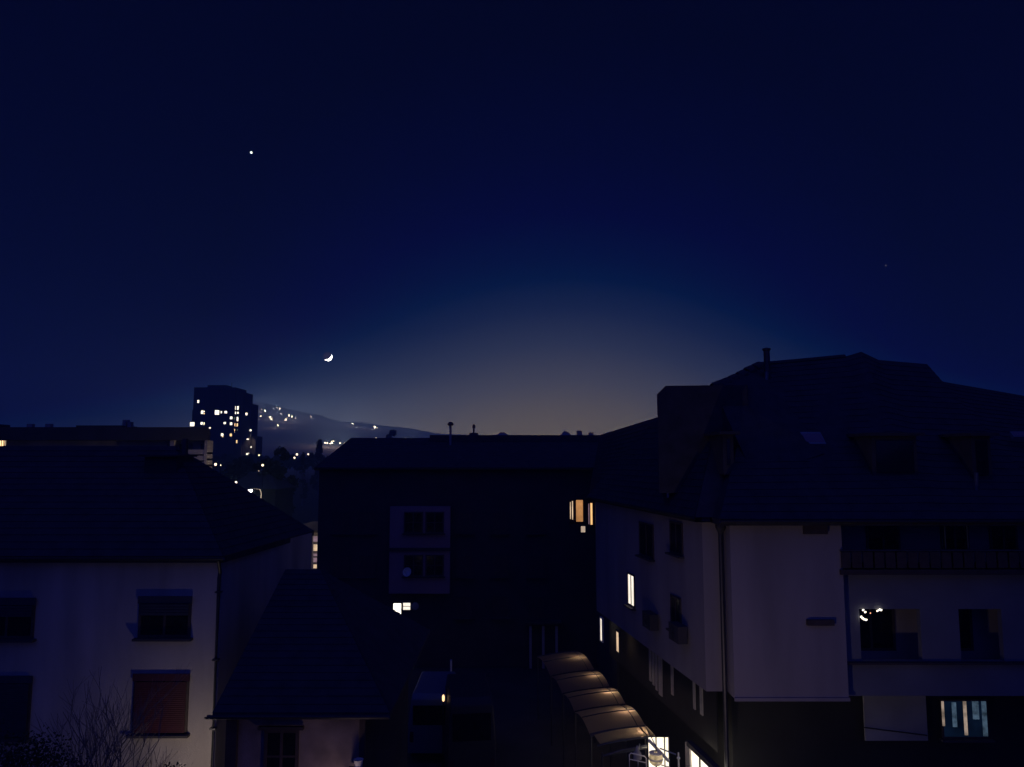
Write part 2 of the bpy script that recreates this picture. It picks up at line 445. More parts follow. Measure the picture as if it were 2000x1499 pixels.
for (px, py, r, dim), lb in zip(NEARL, NL):
    lamp_ball(px, py, 255, r, M['lamp_far_dim' if dim else 'lamp_far'], lb, 'lamps among the trees')
lamp_ball(468.8, 908.3, 180, 5, M['lamp_far'], 'round white street lamp below the tower block', None)
lamp_ball(461, 942.5, 85, 4.4, M['lamp_far'], 'small white lamp just over the hipped roof of the cream house', None)

# ------------------------------------------------------------------ tower block
TY = 375.0
def TX(px): return (at(px, 850, TY)).x
zt = at(415, 757, TY).z
tw = thing('tower_block', ((TX(372)+TX(487))/2, TY+8, 0), 'tall dark tower block with scattered lit windows on the horizon', 'tower block')
b = MB(); b.box(TX(375), TX(456), TY, TY+16, 0, zt); b.build('tower_body', M['plaster_dark'], tw)
b = MB(); b.box(TX(456)+.01, TX(471), TY+1, TY+15, 0, at(460, 766, TY).z); b.box(TX(471)+.01, TX(484), TY+2, TY+14, 0, at(475, 788, TY).z)
b.box(TX(484)+.01, TX(496), TY+3, TY+13, 0, at(490, 852, TY).z); b.build('tower_wing', M['plaster_dark'], tw)
b = MB(); b.box(TX(370), TX(375)-.01, TY+2, TY+12, 0, at(372, 800, TY).z); b.build('side_balcony', M['plaster_dark'], tw)
b = MB(); b.box(TX(395), TX(432), TY+4, TY+11, zt+.01, zt+1.6); b.build('roof_housing', M['plaster_dark'], tw)
b = MB(); b.tube([(TX(440), TY+6, zt), (TX(440), TY+6, zt+3.0)], .12, 6); b.build('antenna', M['metal_dark'], tw)
for px, py, w, h, k in [(387.3, 784.5, 4, 6, 'c'), (395, 805.5, 5, 7, 'c'), (399, 804, 2.2, 3, 'c'), (399, 808.5, 2.2, 3, 'w'), (424, 806, 9, 9, 'c'), (432.3, 805.5, 3, 4.5, 'c'),
                        (441, 805.5, 5.4, 5, 'c'), (375.5, 829, 9, 8, 'c'), (394, 827.3, 4.5, 5.5, 'c'), (398.6, 827.8, 2.2, 6, 'c'), (408.7, 836.3, 6.5, 3, 'c'), (439, 826.7, 4.8, 4.2, 'c'),
                        (434, 849.5, 5, 5.5, 'c'), (435, 853, 2.8, 2.4, 'w'), (451, 850, 4.4, 5.4, 'w'), (451.6, 816.7, 5.2, 5.4, 'c'), (458, 817.5, 2.8, 5, 'g'), (451.4, 828, 4.8, 5.4, 'c')]:
    window(tw, at(px, py, TY-.02), (1, 0, 0), (0, -1, 0), w/F*TY, h/F*TY, M['plaster_dark'], M[{'c': 'lit_cool', 'w': 'lit_warm', 'g': 'pane_green'}[k]], 0, 0, .05, False, proud=.1)
for px, py, w, h, k in [(454.7, 774, 2, 3.4, 'd'), (459, 797.2, 3.6, 7.6, 'c'), (464.6, 797.2, 3.6, 7.6, 'c'), (459, 807, 4.6, 5, 'c'), (464.6, 806.8, 3.6, 4, 'c'), (464, 818.6, 3.8, 7.6, 'c'), (464, 823, 2, 2.4, 'w'),
                        (458.4, 830, 3, 6.6, 'w'), (463.4, 830.3, 3, 6.6, 'w'), (457.9, 840, 2.8, 4, 'w'), (463.8, 840, 2.2, 3, 'g'), (457.9, 844, 2, 1.6, 'w'), (462.5, 863, 2.8, 6, 'w')]:
    window(tw, at(px, py, TY+.98), (1, 0, 0), (0, -1, 0), w/F*TY, h/F*TY, M['plaster_dark'], M[{'c': 'lit_cool', 'w': 'lit_warm', 'g': 'pane_green', 'd': 'lamp_far_dim'}[k]], 0, 0, .05, False, proud=.1)
for px, py, w, h, k in [(481.5, 809, 4.4, 5.2, 'c'), (484, 858.2, 5, 2.6, 'c'), (484, 887.2, 6.6, 4, 'c'), (490.5, 873.5, 2.6, 3.4, 'c')]:
    window(tw, at(px, py, TY+(1.98 if px < 484 else 1.9)), (1, 0, 0), (0, -1, 0), w/F*TY, h/F*TY, M['plaster_dark'], M['lit_cool'], 0, 0, .05, False, proud=.1)
# flood lamp on the tower's lower wing (bright, with a downward smear of light on the wall)
fl = thing('flood_lamp', at(489.4, 841, TY+1), 'bright flood lamp on a mast against the right edge of the tower block', 'lamp')
c = at(489.4, 841, TY+1)
b = MB(); b.lathe(c, [(.3, -.4), (.55, -.1), (.5, .35), (.2, .5)], 10); b.build('lantern', M['lit_cool'], fl)
b = MB(); b.tube([(c.x, c.y+.5, 0), (c.x, c.y+.5, c.z)], .12, 6); b.build('pole', M['metal_dark'], fl)
light('bulb_or_fill', c+Vector((0, -.6, -.8)), 2500, (1, .75, .5), .3, fl, 75, c+Vector((.1, .6, -12)))

# ------------------------------------------------------------------ long flat-roofed block far left with lit balconies
AY = 70.0
ax1 = at(417, 850, AY).x; ax0 = at(-120, 850, AY).x
azr = at(300, 836, AY).z; azf = at(300, 861, AY).z
ab = thing('apartment_block', ((ax0+ax1)/2, AY+6, 0), 'long flat roofed apartment block with lit balconies at its end behind the cream house', 'apartment block')
axb = ax1*(AY+12)/AY-.5
b = MB(); b.prism([(ax0, AY), (ax1, AY), (axb, AY+12), (ax0, AY+12)], 0, azf-.01); b.build('wall', M['plaster_grey'], ab)
b = MB(); b.prism([(ax0-.5, AY-1.4), (ax1+.1, AY-1.4), (axb, AY+12.4), (ax0-.5, AY+12.4)], azf, azr)
b.box(at(176, 0, AY).x, at(262, 0, AY).x, AY+2, AY+5, azr+.003, azr+.32); b.box(at(0, 0, AY).x, at(12, 0, AY).x, AY+2, AY+5, azr+.003, azr+.5)
b.build('flat_roof', M['plaster_dark'], ab)
for px, zz in ((60, .5), (96, .5), (246, .9), (253, .7)):
    p = at(px, 835, AY+3); b = MB(); b.box(p.x-.25, p.x+.25, p.y-.25, p.y+.25, azr+.003, azr+zz); b.build('chimney', M['concrete'], ab)
xs = at(322, 850, AY).x
for yy in (885, 897, 909, 922):
    z = at(400, yy, AY-1).z
    b = MB(); b.box(xs, ax1, AY-1.3, AY-.003, z-.12, z+.06); b.build('balcony_slab', M['plaster_grey'], ab)
    b = MB(); b.box(xs, ax1-.26, AY-1.3, AY-1.22, z+.065, z+.3); b.build('parapet', M['plaster_grey'], ab)
b = MB(); b.box(ax1-.25, ax1, AY-1.35, AY-.003, 0, azf-.004); b.build('column', M['plaster_grey'], ab)
b = MB(); b.box(at(384, 0, AY).x, at(391, 0, AY).x, AY-1.2, AY-.003, at(390, 886, AY).z, azf-.004); b.build('column', M['plaster_cream'], ab)
for px in (335, 352, 368, 400):
    p = at(px, 875, AY-.01); window(ab, (p.x, AY-.01, p.z), (1, 0, 0), (0, -1, 0), .75, .75, M['wood_dark'], M['glass_dark'], 1, 0, .06, False)
for py in (891, 903):
    p = at(400, py, AY-.01); window(ab, (p.x, AY-.01, p.z), (1, 0, 0), (0, -1, 0), .8, .42, M['wood_dark'], M['glass_dark'], 0, 0, .06, False)
p = at(3, 865, AY-.02); window(ab, (p.x, AY-.02, p.z), (1, 0, 0), (0, -1, 0), .7, .75, M['wood_dark'], M['lit_warm'], 1, 0, .06, True)
p = at(10, 864, AY-.02); window(ab, (p.x, AY-.02, p.z), (1, 0, 0), (0, -1, 0), .3, .75, M['wood_dark'], M['lit_dim'], 0, 0, .04, True)
# street lamp beside it, the brightest one
def big_lamp(px, py, Y, power, label, arm=1.0, col=(1, .78, .5), r=.17, spot=None, aim=None):
    c = at(px, py, Y); t_ = thing('street_lamp', (c.x+arm, c.y+.3, 0), label, 'lamp')
    b = MB(); b.tube([(c.x+arm, c.y+.3, 0), (c.x+arm, c.y+.3, c.z-.2), (c.x+arm*.85, c.y+.28, c.z+.1), (c.x+arm*.3, c.y+.1, c.z+.16), (c.x, c.y, c.z+.15)], .05, 8); b.build('pole', M['metal_dark'], t_)
    b = MB(); b.lathe(c, [(.02, .16), (.2, .12), (.24, .05), (.22, .03)], 14); b.build('lamp_hood', M['metal_dark'], t_)
    b = MB(); b.lathe(c, [(.01, -r*.9), (r*.7, -r*.6), (r, 0), (r*.9, .04)], 14); b.build('lantern', M['lamp_white'], t_, smooth=True)
    light('bulb_or_fill', c-UP*(r+.12), power, col, .12, t_, spot, aim)
    return t_
big_lamp(486.5, 958, 66, 420, 'bright street lamp glaring at the edge of the hipped roof below the tower', r=.3)
for px, py, w, lb in ((421, 907.5, 7, 'warm wide lamp glowing beside the end of the apartment block'), (431, 909, 3, 'smaller dim lamp right of the warm one by the apartment block'), (513, 909, 6, 'elongated amber lamp low in front of the tall rounded tree')):
    lamp_ball(px, py, 95, w*.7, M['lamp_far'], lb, 'lamps by the apartment block')
# parked car headlight glints under that lamp
# ------------------------------------------------------------------ lit stair house glimpsed between the roofs
LY = 58.0
lx0, lx1 = at(560, 1070, LY).x, at(632, 1070, LY).x
lz1 = at(617, 1040, LY).z
lh = thing('stair_house', ((lx0+lx1)/2, LY+4, 0), 'brightly lit narrow house front glimpsed in the gap between two dark buildings', 'house')
b = MB(); b.box(lx0, lx1, LY, LY+8, 0, lz1); b.build('wall', M['plaster_cream'], lh)
b = MB(); b.prism([(lx0-.2, LY-.4), (lx1+.2, LY-.4), (lx1+.2, LY+8.2), (lx0-.2, LY+8.2)], lz1+.003, lz1+.18); b.build('flat_roof', M['roof_tile'], lh)
for y0, y1, mt in ((1047, 1059, 'pane_mauve'), (1063, 1077, 'pane_cream'), (1081, 1087, 'pane_mauve'), (1089, 1099, 'pane_mauve'), (1102, 1111, 'pane_cream')):
    p0, p1 = at(612, y0, LY), at(624, y1, LY)
    window(lh, ((p0.x+p1.x)/2, LY-.01, (p0.z+p1.z)/2), (1, 0, 0), (0, -1, 0), .5, p0.z-p1.z, M['white_paint'], M[mt], 0, 0, .03, False)
light('bulb_or_fill', (at(617, 1075, LY-3).x+.6, LY-3, at(617, 1045, LY).z-.3), 60, (1, .75, .48), .2, lh)

# ------------------------------------------------------------------ trees
def leafy(name, px, top_py, Y, wid, label, cat='tree', group=None, n=1500, shape='round', mat='leaf', base_h=.15, base_z=0, leaf=None):
    top = at(px, top_py, Y).z; H = top-base_z; cx = at(px, top_py, Y).x
    rnd = random.Random(px*7+int(Y))
    t_ = thing(name, (cx, Y, base_z), label, cat, group)
    b = MB(); b.tube([(cx, Y, base_z), (cx+.05, Y, base_z+H*.5), (cx, Y, base_z+H*.85)], max(.08, H*.022), 7, .03)
    for k in range(7):
        a = rnd.uniform(0, 6.28); z0 = base_z+H*rnd.uniform(.3, .7)
        b.tube([(cx, Y, z0), (cx+math.cos(a)*wid*.3, Y+math.sin(a)*wid*.3, z0+H*.12)], H*.008, 5, .02)
    b.build('trunk', M['bark'], t_)
    cl = []
    for k in range(44):
        f = rnd.random()
        if shape == 'cone': rad = wid/2*(1-f)**.8*1.0+.02; z = base_z+H*(base_h+(1-base_h)*f)
        else:
            rad = wid/2*math.sqrt(max(0, 1-(2*f-1)**2))**.8; z = base_z+H*(base_h+(1-base_h)*f*.95)
        a = rnd.uniform(0, 6.28); q = rnd.uniform(.2, .85)
        cl.append((cx+math.cos(a)*rad*q, Y+math.sin(a)*rad*q, z, wid*rnd.uniform(.10, .2)*(1.2-f*.5)))
    ls = leaf or wid*.03
    b = MB()
    for k in range(n):
        x, y, z, r = cl[rnd.randrange(len(cl))]
        d = Vector((rnd.gauss(0, 1), rnd.gauss(0, 1), rnd.gauss(0, .8))); d = d.normalized()*r*rnd.uniform(.4, 1.15)
        p = Vector((x, y, min(z, top-r*.5)))+d
        u = Vector((rnd.gauss(0, 1), rnd.gauss(0, 1), rnd.gauss(0, 1))).normalized(); v = u.orthogonal().normalized()
        s = ls*rnd.uniform(.6, 1.4)
        b.face([p-u*s, p+v*s*.6, p+u*s, p-v*s*.6])
    b.build('crown', M[mat], t_)
TG = 'trees standing beyond the roofs'
leafy('tree', 549, 872, 115, 5.4, 'tall rounded dark tree standing out above the tree line beyond the cream house', group=TG, n=7000, base_h=.2, leaf=.2)
leafy('conifer_tree', 625, 860, 260, 6.5, 'hazy conical tree beside the left end of the long dark roof', group=TG, n=5500, shape='cone', mat='leaf2', leaf=.3)
leafy('conifer_tree', 593, 880, 200, 3.4, 'small pointed tree between two bright street lamps', group=TG, n=900, shape='cone', leaf=.2)
leafy('tree', 767, 840, 420, 11, 'faint hazy tree rising behind the long dark roof', group=TG, n=5500, mat='leaf2', leaf=.5)
leafy('tree', 520, 893, 105, 6, 'low dark bushy tree at the foot of the tall rounded tree', group=TG, n=5500, leaf=.25)
leafy('tree', 470, 893, 170, 9, 'broad dark tree under the foot of the tower block', group=TG, n=5500, leaf=.3)
tl = MB(); rnd = random.Random(3)
for k in range(14000):                      # wooded belt closing the view
    px = rnd.uniform(400, 700); Y = rnd.uniform(300, 420)
    x = at(px, 880, Y).x; top = at(px, 892+4*math.sin(px*.11)+3*math.sin(px*.37), Y).z
    z = rnd.uniform(.5, 1)**.6*top; s = rnd.uniform(.5, 1.1)
    u = Vector((rnd.gauss(0, 1), rnd.gauss(0, 1), rnd.gauss(0, 1))).normalized(); v = u.orthogonal().normalized(); p = Vector((x, Y, z))
    tl.face([p-u*s, p+v*s*.7, p+u*s, p-v*s*.7])
tag(tl.build('woodland', M['leaf']), 'dark belt of far off trees closing the gap between the buildings', 'woodland', kind='stuff')
# low dark house roofs in the gap, beyond the cream house
for i, (px0, px1, pyr, Y, lb) in enumerate([(440, 540, 925, 100, 'low dark house below the tower partly hidden by the hipped roof')]):
    x0, x1 = at(px0, 900, Y).x, at(px1, 900, Y).x; zr = at(px0, pyr, Y+4).z; ze = zr-2.0
    h_ = thing('house', ((x0+x1)/2, Y+4, 0), lb, 'house')
    b = MB(); b.box(x0, x1, Y, Y+8, 0, ze-.1); b.build('wall', M['plaster_dark'], h_)
    e = [(x0-.4, Y-.4, ze), (x1+.4, Y-.4, ze), (x1+.4, Y+8.4, ze), (x0-.4, Y+8.4, ze)]; r1, r2 = (x0+2, Y+4, zr), (x1-2, Y+4, zr)
    roof_solid([[e[0], e[1], r2, r1], [e[1], e[2], r2], [e[2], e[3], r1, r2], [e[3], e[0], r1]], e).build('roof', M['roof_tile'], h_)

# ------------------------------------------------------------------ cream house on the left
HY = 21.0
ze = at(435, 1088, HY-.35).z
fr = at(436, 1088, HY-.35); bk = at(613, 1048, 28.0); bk.z = ze
rx = at(342, 872, 24.5)
x0 = -26.0
ch = thing('cream_house', ((x0+fr.x)/2, HY+3.5, 0), 'cream plastered house with hipped roof and a dark red roller shutter', 'house')
wx = at(431, 1190, HY).x
b = MB(); b.prism([(x0+.5, HY), (wx, HY), (wx+.72, 27.6), (x0+.5, 27.6)], 0, ze-.02); b.build('wall', M['plaster_cream'], ch)
ev = [Vector((x0, HY-.35, ze)), fr, bk, Vector((x0, bk.y, ze))]
r1 = Vector((x0+3.2, 24.5, rx.z)); r2 = rx
roof_solid([[ev[0], ev[1], r2, r1], [ev[1], ev[2], r2], [ev[2], ev[3], r1, r2], [ev[3], ev[0], r1]], ev, .16).build('roof', M['roof_tile'], ch)
tm = MB(); courses(tm, ev[0], ev[1], r2, r1, 18); courses(tm, ev[1], ev[2], r2, r2, 18); o = tm.build('roof_covering', M['roof_tile'], ch); o['kind'] = 'stuff'
def gutter(parent, p, q, r=.07):
    p, q = Vector(p), Vector(q); b = MB(); d = (q-p).normalized(); s = d.cross(UP).normalized()
    m = 8; i0 = len(b.v)
    for e in (p, q):
        for k in range(m+1):
            a = math.pi*k/m; b.v.append(tuple(e + s*math.cos(a)*r - UP*math.sin(a)*r))
        for k in range(m+1):
            a = math.pi*(m-k)/m; b.v.append(tuple(e + s*math.cos(a)*r*.85 - UP*math.sin(a)*r*.85))
    n2 = 2*(m+1)
    for k in range(n2): b.f.append((i0+k, i0+(k+1) % n2, i0+n2+(k+1) % n2, i0+n2+k))
    return b.build('gutter', M['metal_dark'], parent)
gutter(ch, ev[0]+Vector((0, -.08, -.02)), ev[1]+Vector((0.05, -.08, -.02)))
dp = at(424, 1200, HY-.09)
b = MB(); b.tube([(fr.x-.1, HY-.42, ze-.08), (dp.x+.05, HY-.12, ze-.45), (dp.x+.02, HY-.1, ze-.6), (dp.x+.02, HY-.1, .1)], .05, 10); b.build('downpipe', M['metal_dark'], ch)
for k in range(5):
    z = ze-1.0-k*1.8; b = MB(); b.box(dp.x-.06, dp.x+.1, HY-.17, HY-.003, z, z+.04); b.build('pipe_bracket', M['metal_dark'], ch)
# small dormer on the hip
p = at(372, 884, 24.0)
b = MB(); b.box(at(345, 0, 24).x, at(402, 0, 24).x, 23.4, 24.6, at(0, 930, 24).z, at(0, 893, 24).z)
b.prism([(at(338, 0, 24).x, 23.2), (at(405, 0, 24).x, 23.2), (at(405, 0, 24).x, 24.8), (at(338, 0, 24).x, 24.8)], at(0, 892.5, 24).z, at(0, 889, 24).z)
b.build('dormer', M['plaster_dark'], ch)
b = MB(); q = at(362, 860, 24.5); b.box(q.x-.06, q.x+.06, 24.4, 24.6, q.z-.6, q.z+.05); b.build('vent_pipe', M['metal_dark'], ch)
def rollwin(px0, px1, py0, py1, mat, pane='glass_dark', slats=14, closed=1.0, label=None):
    a, c_ = at(px0, py0, HY), at(px1, py1, HY); w = c_.x-a.x; h = a.z-c_.z; cx = (a.x+c_.x)/2; cz = (a.z+c_.z)/2
    wn = window(ch, (cx, HY-.01, cz), (1, 0, 0), (0, -1, 0), w, h, M['wood_dark'], M[pane], 1, 0, .07, True, label)
    b = MB(); b.box(cx-w/2-.03, cx+w/2+.03, HY-.075, HY-.052, a.z-.16, a.z+.04); b.build('shutter_box', mat, wn)
    if closed > 0:
        b = MB(); hh = (h-.2)*closed; n = int(slats*closed)
        for k in range(n):
            z = a.z-.17-hh*k/n; b.obox((cx, HY-.085, z-hh/n/2), (1, 0, 0), Vector((0, -.12, 1)).normalized(), Vector((0, 1, .12)).normalized(), w-.1, hh/n*.93, .014)
        b.build('roller_shutter', mat, wn)
    return wn
rollwin(274, 372, 1167, 1245, M['shutter_dark'], closed=.35)
rollwin(-35, 66, 1170, 1247, M['shutter_dark'], closed=.35)
rollwin(264, 366, 1318, 1432, M['shutter_red'], slats=26, closed=1, label='dark red roller shutter window pulled fully down')
rollwin(-40, 57, 1322, 1440, M['shutter_dark'], slats=26, closed=1)
rollwin(-340, -240, 1167, 1245, M['shutter_dark'], closed=.35)
b = MB(); b.obox((wx+.38, 24.3, ze-3.0), (.1, 1, 0), UP, (1, -.1, 0), .9, 1.1, .03); b.build('side_window', M['glass_dark'], ch)
# garden lamp standing in front of the wall corner, just below the frame
lp = at(344, 1540, 19.0)
wl = thing('garden_lamp', (lp.x, 19.0, 0), 'garden lamp post by the wall corner of the cream house, lighting the plaster', 'lamp')
b = MB(); b.tube([(lp.x, 19.0, 0), (lp.x, 19.0, lp.z-.16)], .035, 8); b.build('pole', M['metal_dark'], wl)
b = MB(); b.lathe(lp, [(.04, -.16), (.13, -.06), (.14, .04), (.04, .14)], 14); b.build('globe', M['lamp_far'], wl)
b = MB(); b.lathe(lp, [(.18, .145), (.02, .22)], 14); b.build('lamp_cap', M['metal_dark'], wl)
light('bulb_or_fill', lp+Vector((0, .2, 0)), 42, (1, .81, .63), .15, wl)

# ------------------------------------------------------------------ small outbuilding in front
OY = 17.4
fl_ = at(415, 1394, 17.0); ze2 = fl_.z
rl = at(562, 1113, 22.0); rr_ = at(625, 1113, 22.0)
xr = at(762, 1390, 17.0).x
ob = thing('outbuilding', ((fl_.x+xr)/2, 21, 0), 'low outbuilding with steep dark roof and stained plaster wall next to the cream house', 'outbuilding')
ev = [Vector((fl_.x, 17.0, ze2)), Vector((xr, 17.0, ze2)), Vector((xr, 25.0, ze2)), Vector((fl_.x, 25.0, ze2))]
rl.x = fl_.x+.02
roof_solid([[ev[0], ev[1], rr_, rl], [ev[1], ev[2], rr_], [ev[2], ev[3], rl, rr_], [ev[3], ev[0], rl]], ev, .1).build('roof', M['roof_tile'], ob)
tm = MB(); courses(tm, ev[0], ev[1], rr_, rl, 22); courses(tm, ev[1], ev[2], rr_, rr_, 20); o = tm.build('roof_covering', M['roof_tile'], ob); o['kind'] = 'stuff'
owx0 = at(446, 1450, OY).x; owx1 = at(712, 1450, OY).x
b = MB(); b.box(owx0, owx1-.02, OY+.08, 24.7, 0, ze2-.105); b.build('side_wall', M['plaster_dark'], ob)  # shaded side: the shade is put into a darker plaster than the front
b = MB(); b.box(owx0, owx1, OY, OY+.078, 0, ze2-.105); b.build('wall', M['plaster_old'], ob)
b = MB(); b.box(owx0-.02, owx0+.22, OY-.12, OY-.003, 0, ze2-.11); b.build('corner_post', M['wood_dark'], ob)
b = MB(); b.box(owx1-.10, owx1+.03, OY-.12, OY-.003, 0, ze2-.11); b.build('corner_post', M['wood_dark'], ob)
gutter(ob, (fl_.x-.12, 16.93, ze2-.03), (xr, 16.93, ze2-.03), .07)
p = at(548, 1425, OY)
a, c_ = at(518, 1424, OY), at(582, 1530, OY)
window(ob, ((a.x+c_.x)/2, OY-.01, (a.z+c_.z)/2), (1, 0, 0), (0, -1, 0), c_.x-a.x, a.z-c_.z, M['wood_dark'], M['glass_dark'], 1, 1, .07, True)
b = MB(); b.box(a.x-.12, c_.x+.12, OY-.16, OY-.05, a.z+.02, a.z+.09); b.build('lintel', M['wood_dark'], ob)
lp2 = at(655, 1575, OY-1.1)
wl = thing('wall_lamp', (lp2.x, OY, lp2.z), 'small lamp on a long bracket low on the stained outbuilding wall', 'lamp')
b = MB(); b.tube([(lp2.x, OY-.003, lp2.z+.1), (lp2.x, OY-.5, lp2.z+.16), (lp2.x, OY-1.1, lp2.z+.1)], .02, 6); b.build('bracket', M['metal_dark'], wl)
b = MB(); b.lathe(lp2, [(.02, -.08), (.06, -.04), (.06, .04), (.02, .08)], 12); b.build('globe', M['lamp_far_dim'], wl)
light('bulb_or_fill', lp2-UP*.1, 15, (1, .70, .62), .1, wl)
# pale plant pot / item at bottom by the outbuilding
c = at(700, 1494, 17.0)
pt = thing('bucket', (c.x, 17.0, c.z-.14), 'small pale bucket on a shelf at the corner of the outbuilding', 'bucket')
b = MB(); b.lathe((c.x, 17.0, c.z-.14), [(.001, 0), (.075, 0), (.1, .24), (.11, .25), (.09, .24), (.07, .05)], 16); b.build('bucket_body', M['white_paint'], pt)
b = MB(); b.tube([(c.x-.1, 17.0, c.z+.1), (c.x-.07, 16.95, c.z+.02), (c.x, 16.9, c.z-.02), (c.x+.07, 16.95, c.z+.02), (c.x+.1, 17.0, c.z+.1)], .006, 5); b.build('handle', M['metal'], pt)
sh = MB(); sh.box(c.x-.25, c.x+.4, 16.8, OY-.13, c.z-.18, c.z-.14); sh.box(c.x-.2, c.x-.16, 16.9, 16.94, 0, c.z-.181); sh.box(c.x+.3, c.x+.34, 16.9, 16.94, 0, c.z-.181)
tag(sh.build('shelf', M['wood_dark'], loc=(c.x, 17, 0)), 'narrow dark wooden shelf at the corner of the outbuilding', 'shelf')

# ------------------------------------------------------------------ long middle building
MY = 45.0
mx0 = -11.75; mx1 = 5.3; mze = at(624, 914, MY-.4).z; mzr = at(700, 856, 50).z
mb_ = thing('long_building', ((mx0+mx1)/2, 50, 0), 'long dark building with low roof closing the far side of the courtyard', 'building')
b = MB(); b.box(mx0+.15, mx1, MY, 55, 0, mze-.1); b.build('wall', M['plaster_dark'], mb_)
ev = [Vector((mx0-.05, MY-.4, mze)), Vector((mx1+3.5, MY-.4, mze)), Vector((mx1+3.5, 55.4, mze)), Vector((mx0-.05, 55.4, mze))]
r1 = Vector((at(686, 856, 50).x, 50, mzr)); r2 = Vector((mx1+3.5, 50, mzr))
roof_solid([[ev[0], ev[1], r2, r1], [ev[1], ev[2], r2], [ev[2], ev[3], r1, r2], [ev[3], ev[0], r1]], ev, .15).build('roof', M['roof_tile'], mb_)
tm = MB(); courses(tm, ev[0], ev[1], r2, r1, 16); o = tm.build('roof_covering', M['roof_tile'], mb_); o['kind'] = 'stuff'
b = MB(); q0, q1 = at(842, 851, 50), at(1172, 850, 50); b.box(q0.x, q1.x+1.5, 49.2, 50.8, mzr-.25, q0.z); b.build('ridge_box', M['roof_tile'], mb_)
gutter(mb_, ev[0]+Vector((0, -.08, -.03)), (mx1, MY-.48, mze-.03), .08)
# roof furniture
c = at(881, 832, 49); zb = at(881, 866, 48.4).z
b = MB(); b.tube([(c.x, 48.6, zb-.2), (c.x, 48.6, c.z)], .075, 12); f1 = b.build('flue', M['concrete'], mb_)
b = MB(); b.lathe((c.x, 48.6, c.z), [(.05, -.02), (.18, .0), (.2, .1), (.13, .2), (.02, .24)], 14); b.build('flue_cap', M['metal_dark'], f1)
c = at(925, 829, 49.6)
b = MB(); b.tube([(c.x, 49.9, mzr), (c.x, 49.9, c.z)], .055, 8); b.lathe((c.x, 49.9, c.z-.28), [(.02, 0), (.1, .05), (.1, .2), (.02, .3)], 10)
b.box(c.x-.28, c.x+.28, 49.5, 50.3, mzr-.1, at(0, 846.5, 50).z); b.build('roof_vent', M['metal_dark'], mb_)
for px0, px1, py in ((963, 1000, 844.5), (1088, 1122, 843), (1127, 1136, 842), (1150, 1158, 845.5)):
    q0, q1 = at(px0, py, 50), at(px1, py, 50); b = MB()
    if px1-px0 > 20: b.v = [(q0.x, 49.5, mzr), (q1.x, 49.5, mzr), (q1.x, 50.5, mzr), (q0.x, 50.5, mzr), ((q0.x*.6+q1.x*.4), 49.7, q0.z), ((q0.x*.4+q1.x*.6), 50.3, q0.z)]; b.f = [(0, 1, 5, 4), (1, 2, 5), (2, 3, 4, 5), (3, 0, 4)]
    else: b.box(q0.x, q1.x, 49.7, 50.3, mzr, q0.z)
    b.build('chimney', M['concrete'], mb_)
# lamplit wall patch put into a paler, projecting bay; two pairs of windows
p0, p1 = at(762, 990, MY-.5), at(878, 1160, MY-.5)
b = MB(); b.box(p0.x, p1.x, MY-.5, MY-.003, p1.z, p0.z); bay = b.build('bay', M['light_tint_pink'], mb_)
b = MB(); zz = at(0, 1073, MY-.5).z; b.box(p0.x-.05, p1.x+.05, MY-.62, MY-.503, zz-.1, zz+.08); b.build('string_course', M['plaster_dark'], mb_)
for pxa, pxb, pya, pyb in ((789, 826, 1000, 1042), (831, 867, 1000, 1042), (789, 826, 1084, 1126), (831, 867, 1084, 1126)):
    a, c_ = at(pxa, pya, MY-.52), at(pxb, pyb, MY-.52)
    window(mb_, ((a.x+c_.x)/2, MY-.51, (a.z+c_.z)/2), (1, 0, 0), (0, -1, 0), c_.x-a.x, a.z-c_.z, M['wood_dark'], M['glass_dark'], 1, 1, .08, True, smat='plaster_dark')
# small unlit windows along the facade
for pxa in (890, 960, 1030):
    for pya in (1000, 1085, 1165):
        a, c_ = at(pxa, pya, MY), at(pxa+34, pya+42, MY)
        window(mb_, ((a.x+c_.x)/2, MY-.01, (a.z+c_.z)/2), (1, 0, 0), (0, -1, 0), c_.x-a.x, a.z-c_.z, M['plaster_dark'], M['wood_dark'], 1, 0, .07, True, smat='plaster_dark')
for pxa in (650, 700):
    for pya in (1000, 1085):
        a, c_ = at(pxa, pya, MY), at(pxa+34, pya+42, MY)
        window(mb_, ((a.x+c_.x)/2, MY-.01, (a.z+c_.z)/2), (1, 0, 0), (0, -1, 0), c_.x-a.x, a.z-c_.z, M['plaster_dark'], M['wood_dark'], 1, 0, .07, True, smat='plaster_dark')
# satellite dish
c = at(796, 1118, MY-.9)
ds = thing('satellite_dish', (c.x, MY-.55, c.z-.3), 'small round satellite dish below the lower window of the light-tinted bay', 'satellite dish')
b = MB(); nrm = Vector((-.3, -1, .3)).normalized(); b.lathe(c, [(.001, .0), (.12, .015), (.22, .05), (.27, .09), (.26, .1), (.12, .03)], 18, -nrm*-1); b.build('dish', M['white_paint'], ds)
b = MB(); b.tube([c, (c.x, MY-.505, c.z-.25)], .02, 6); b.build('bracket', M['metal'], ds)
b = MB(); b.tube([c-UP*.22, c+nrm*.35-UP*.05], .012, 6); b.obox(c+nrm*.38-UP*.03, (1, 0, 0), (0, 1, 0), UP, .06, .1, .06); b.build('arm', M['metal'], ds)
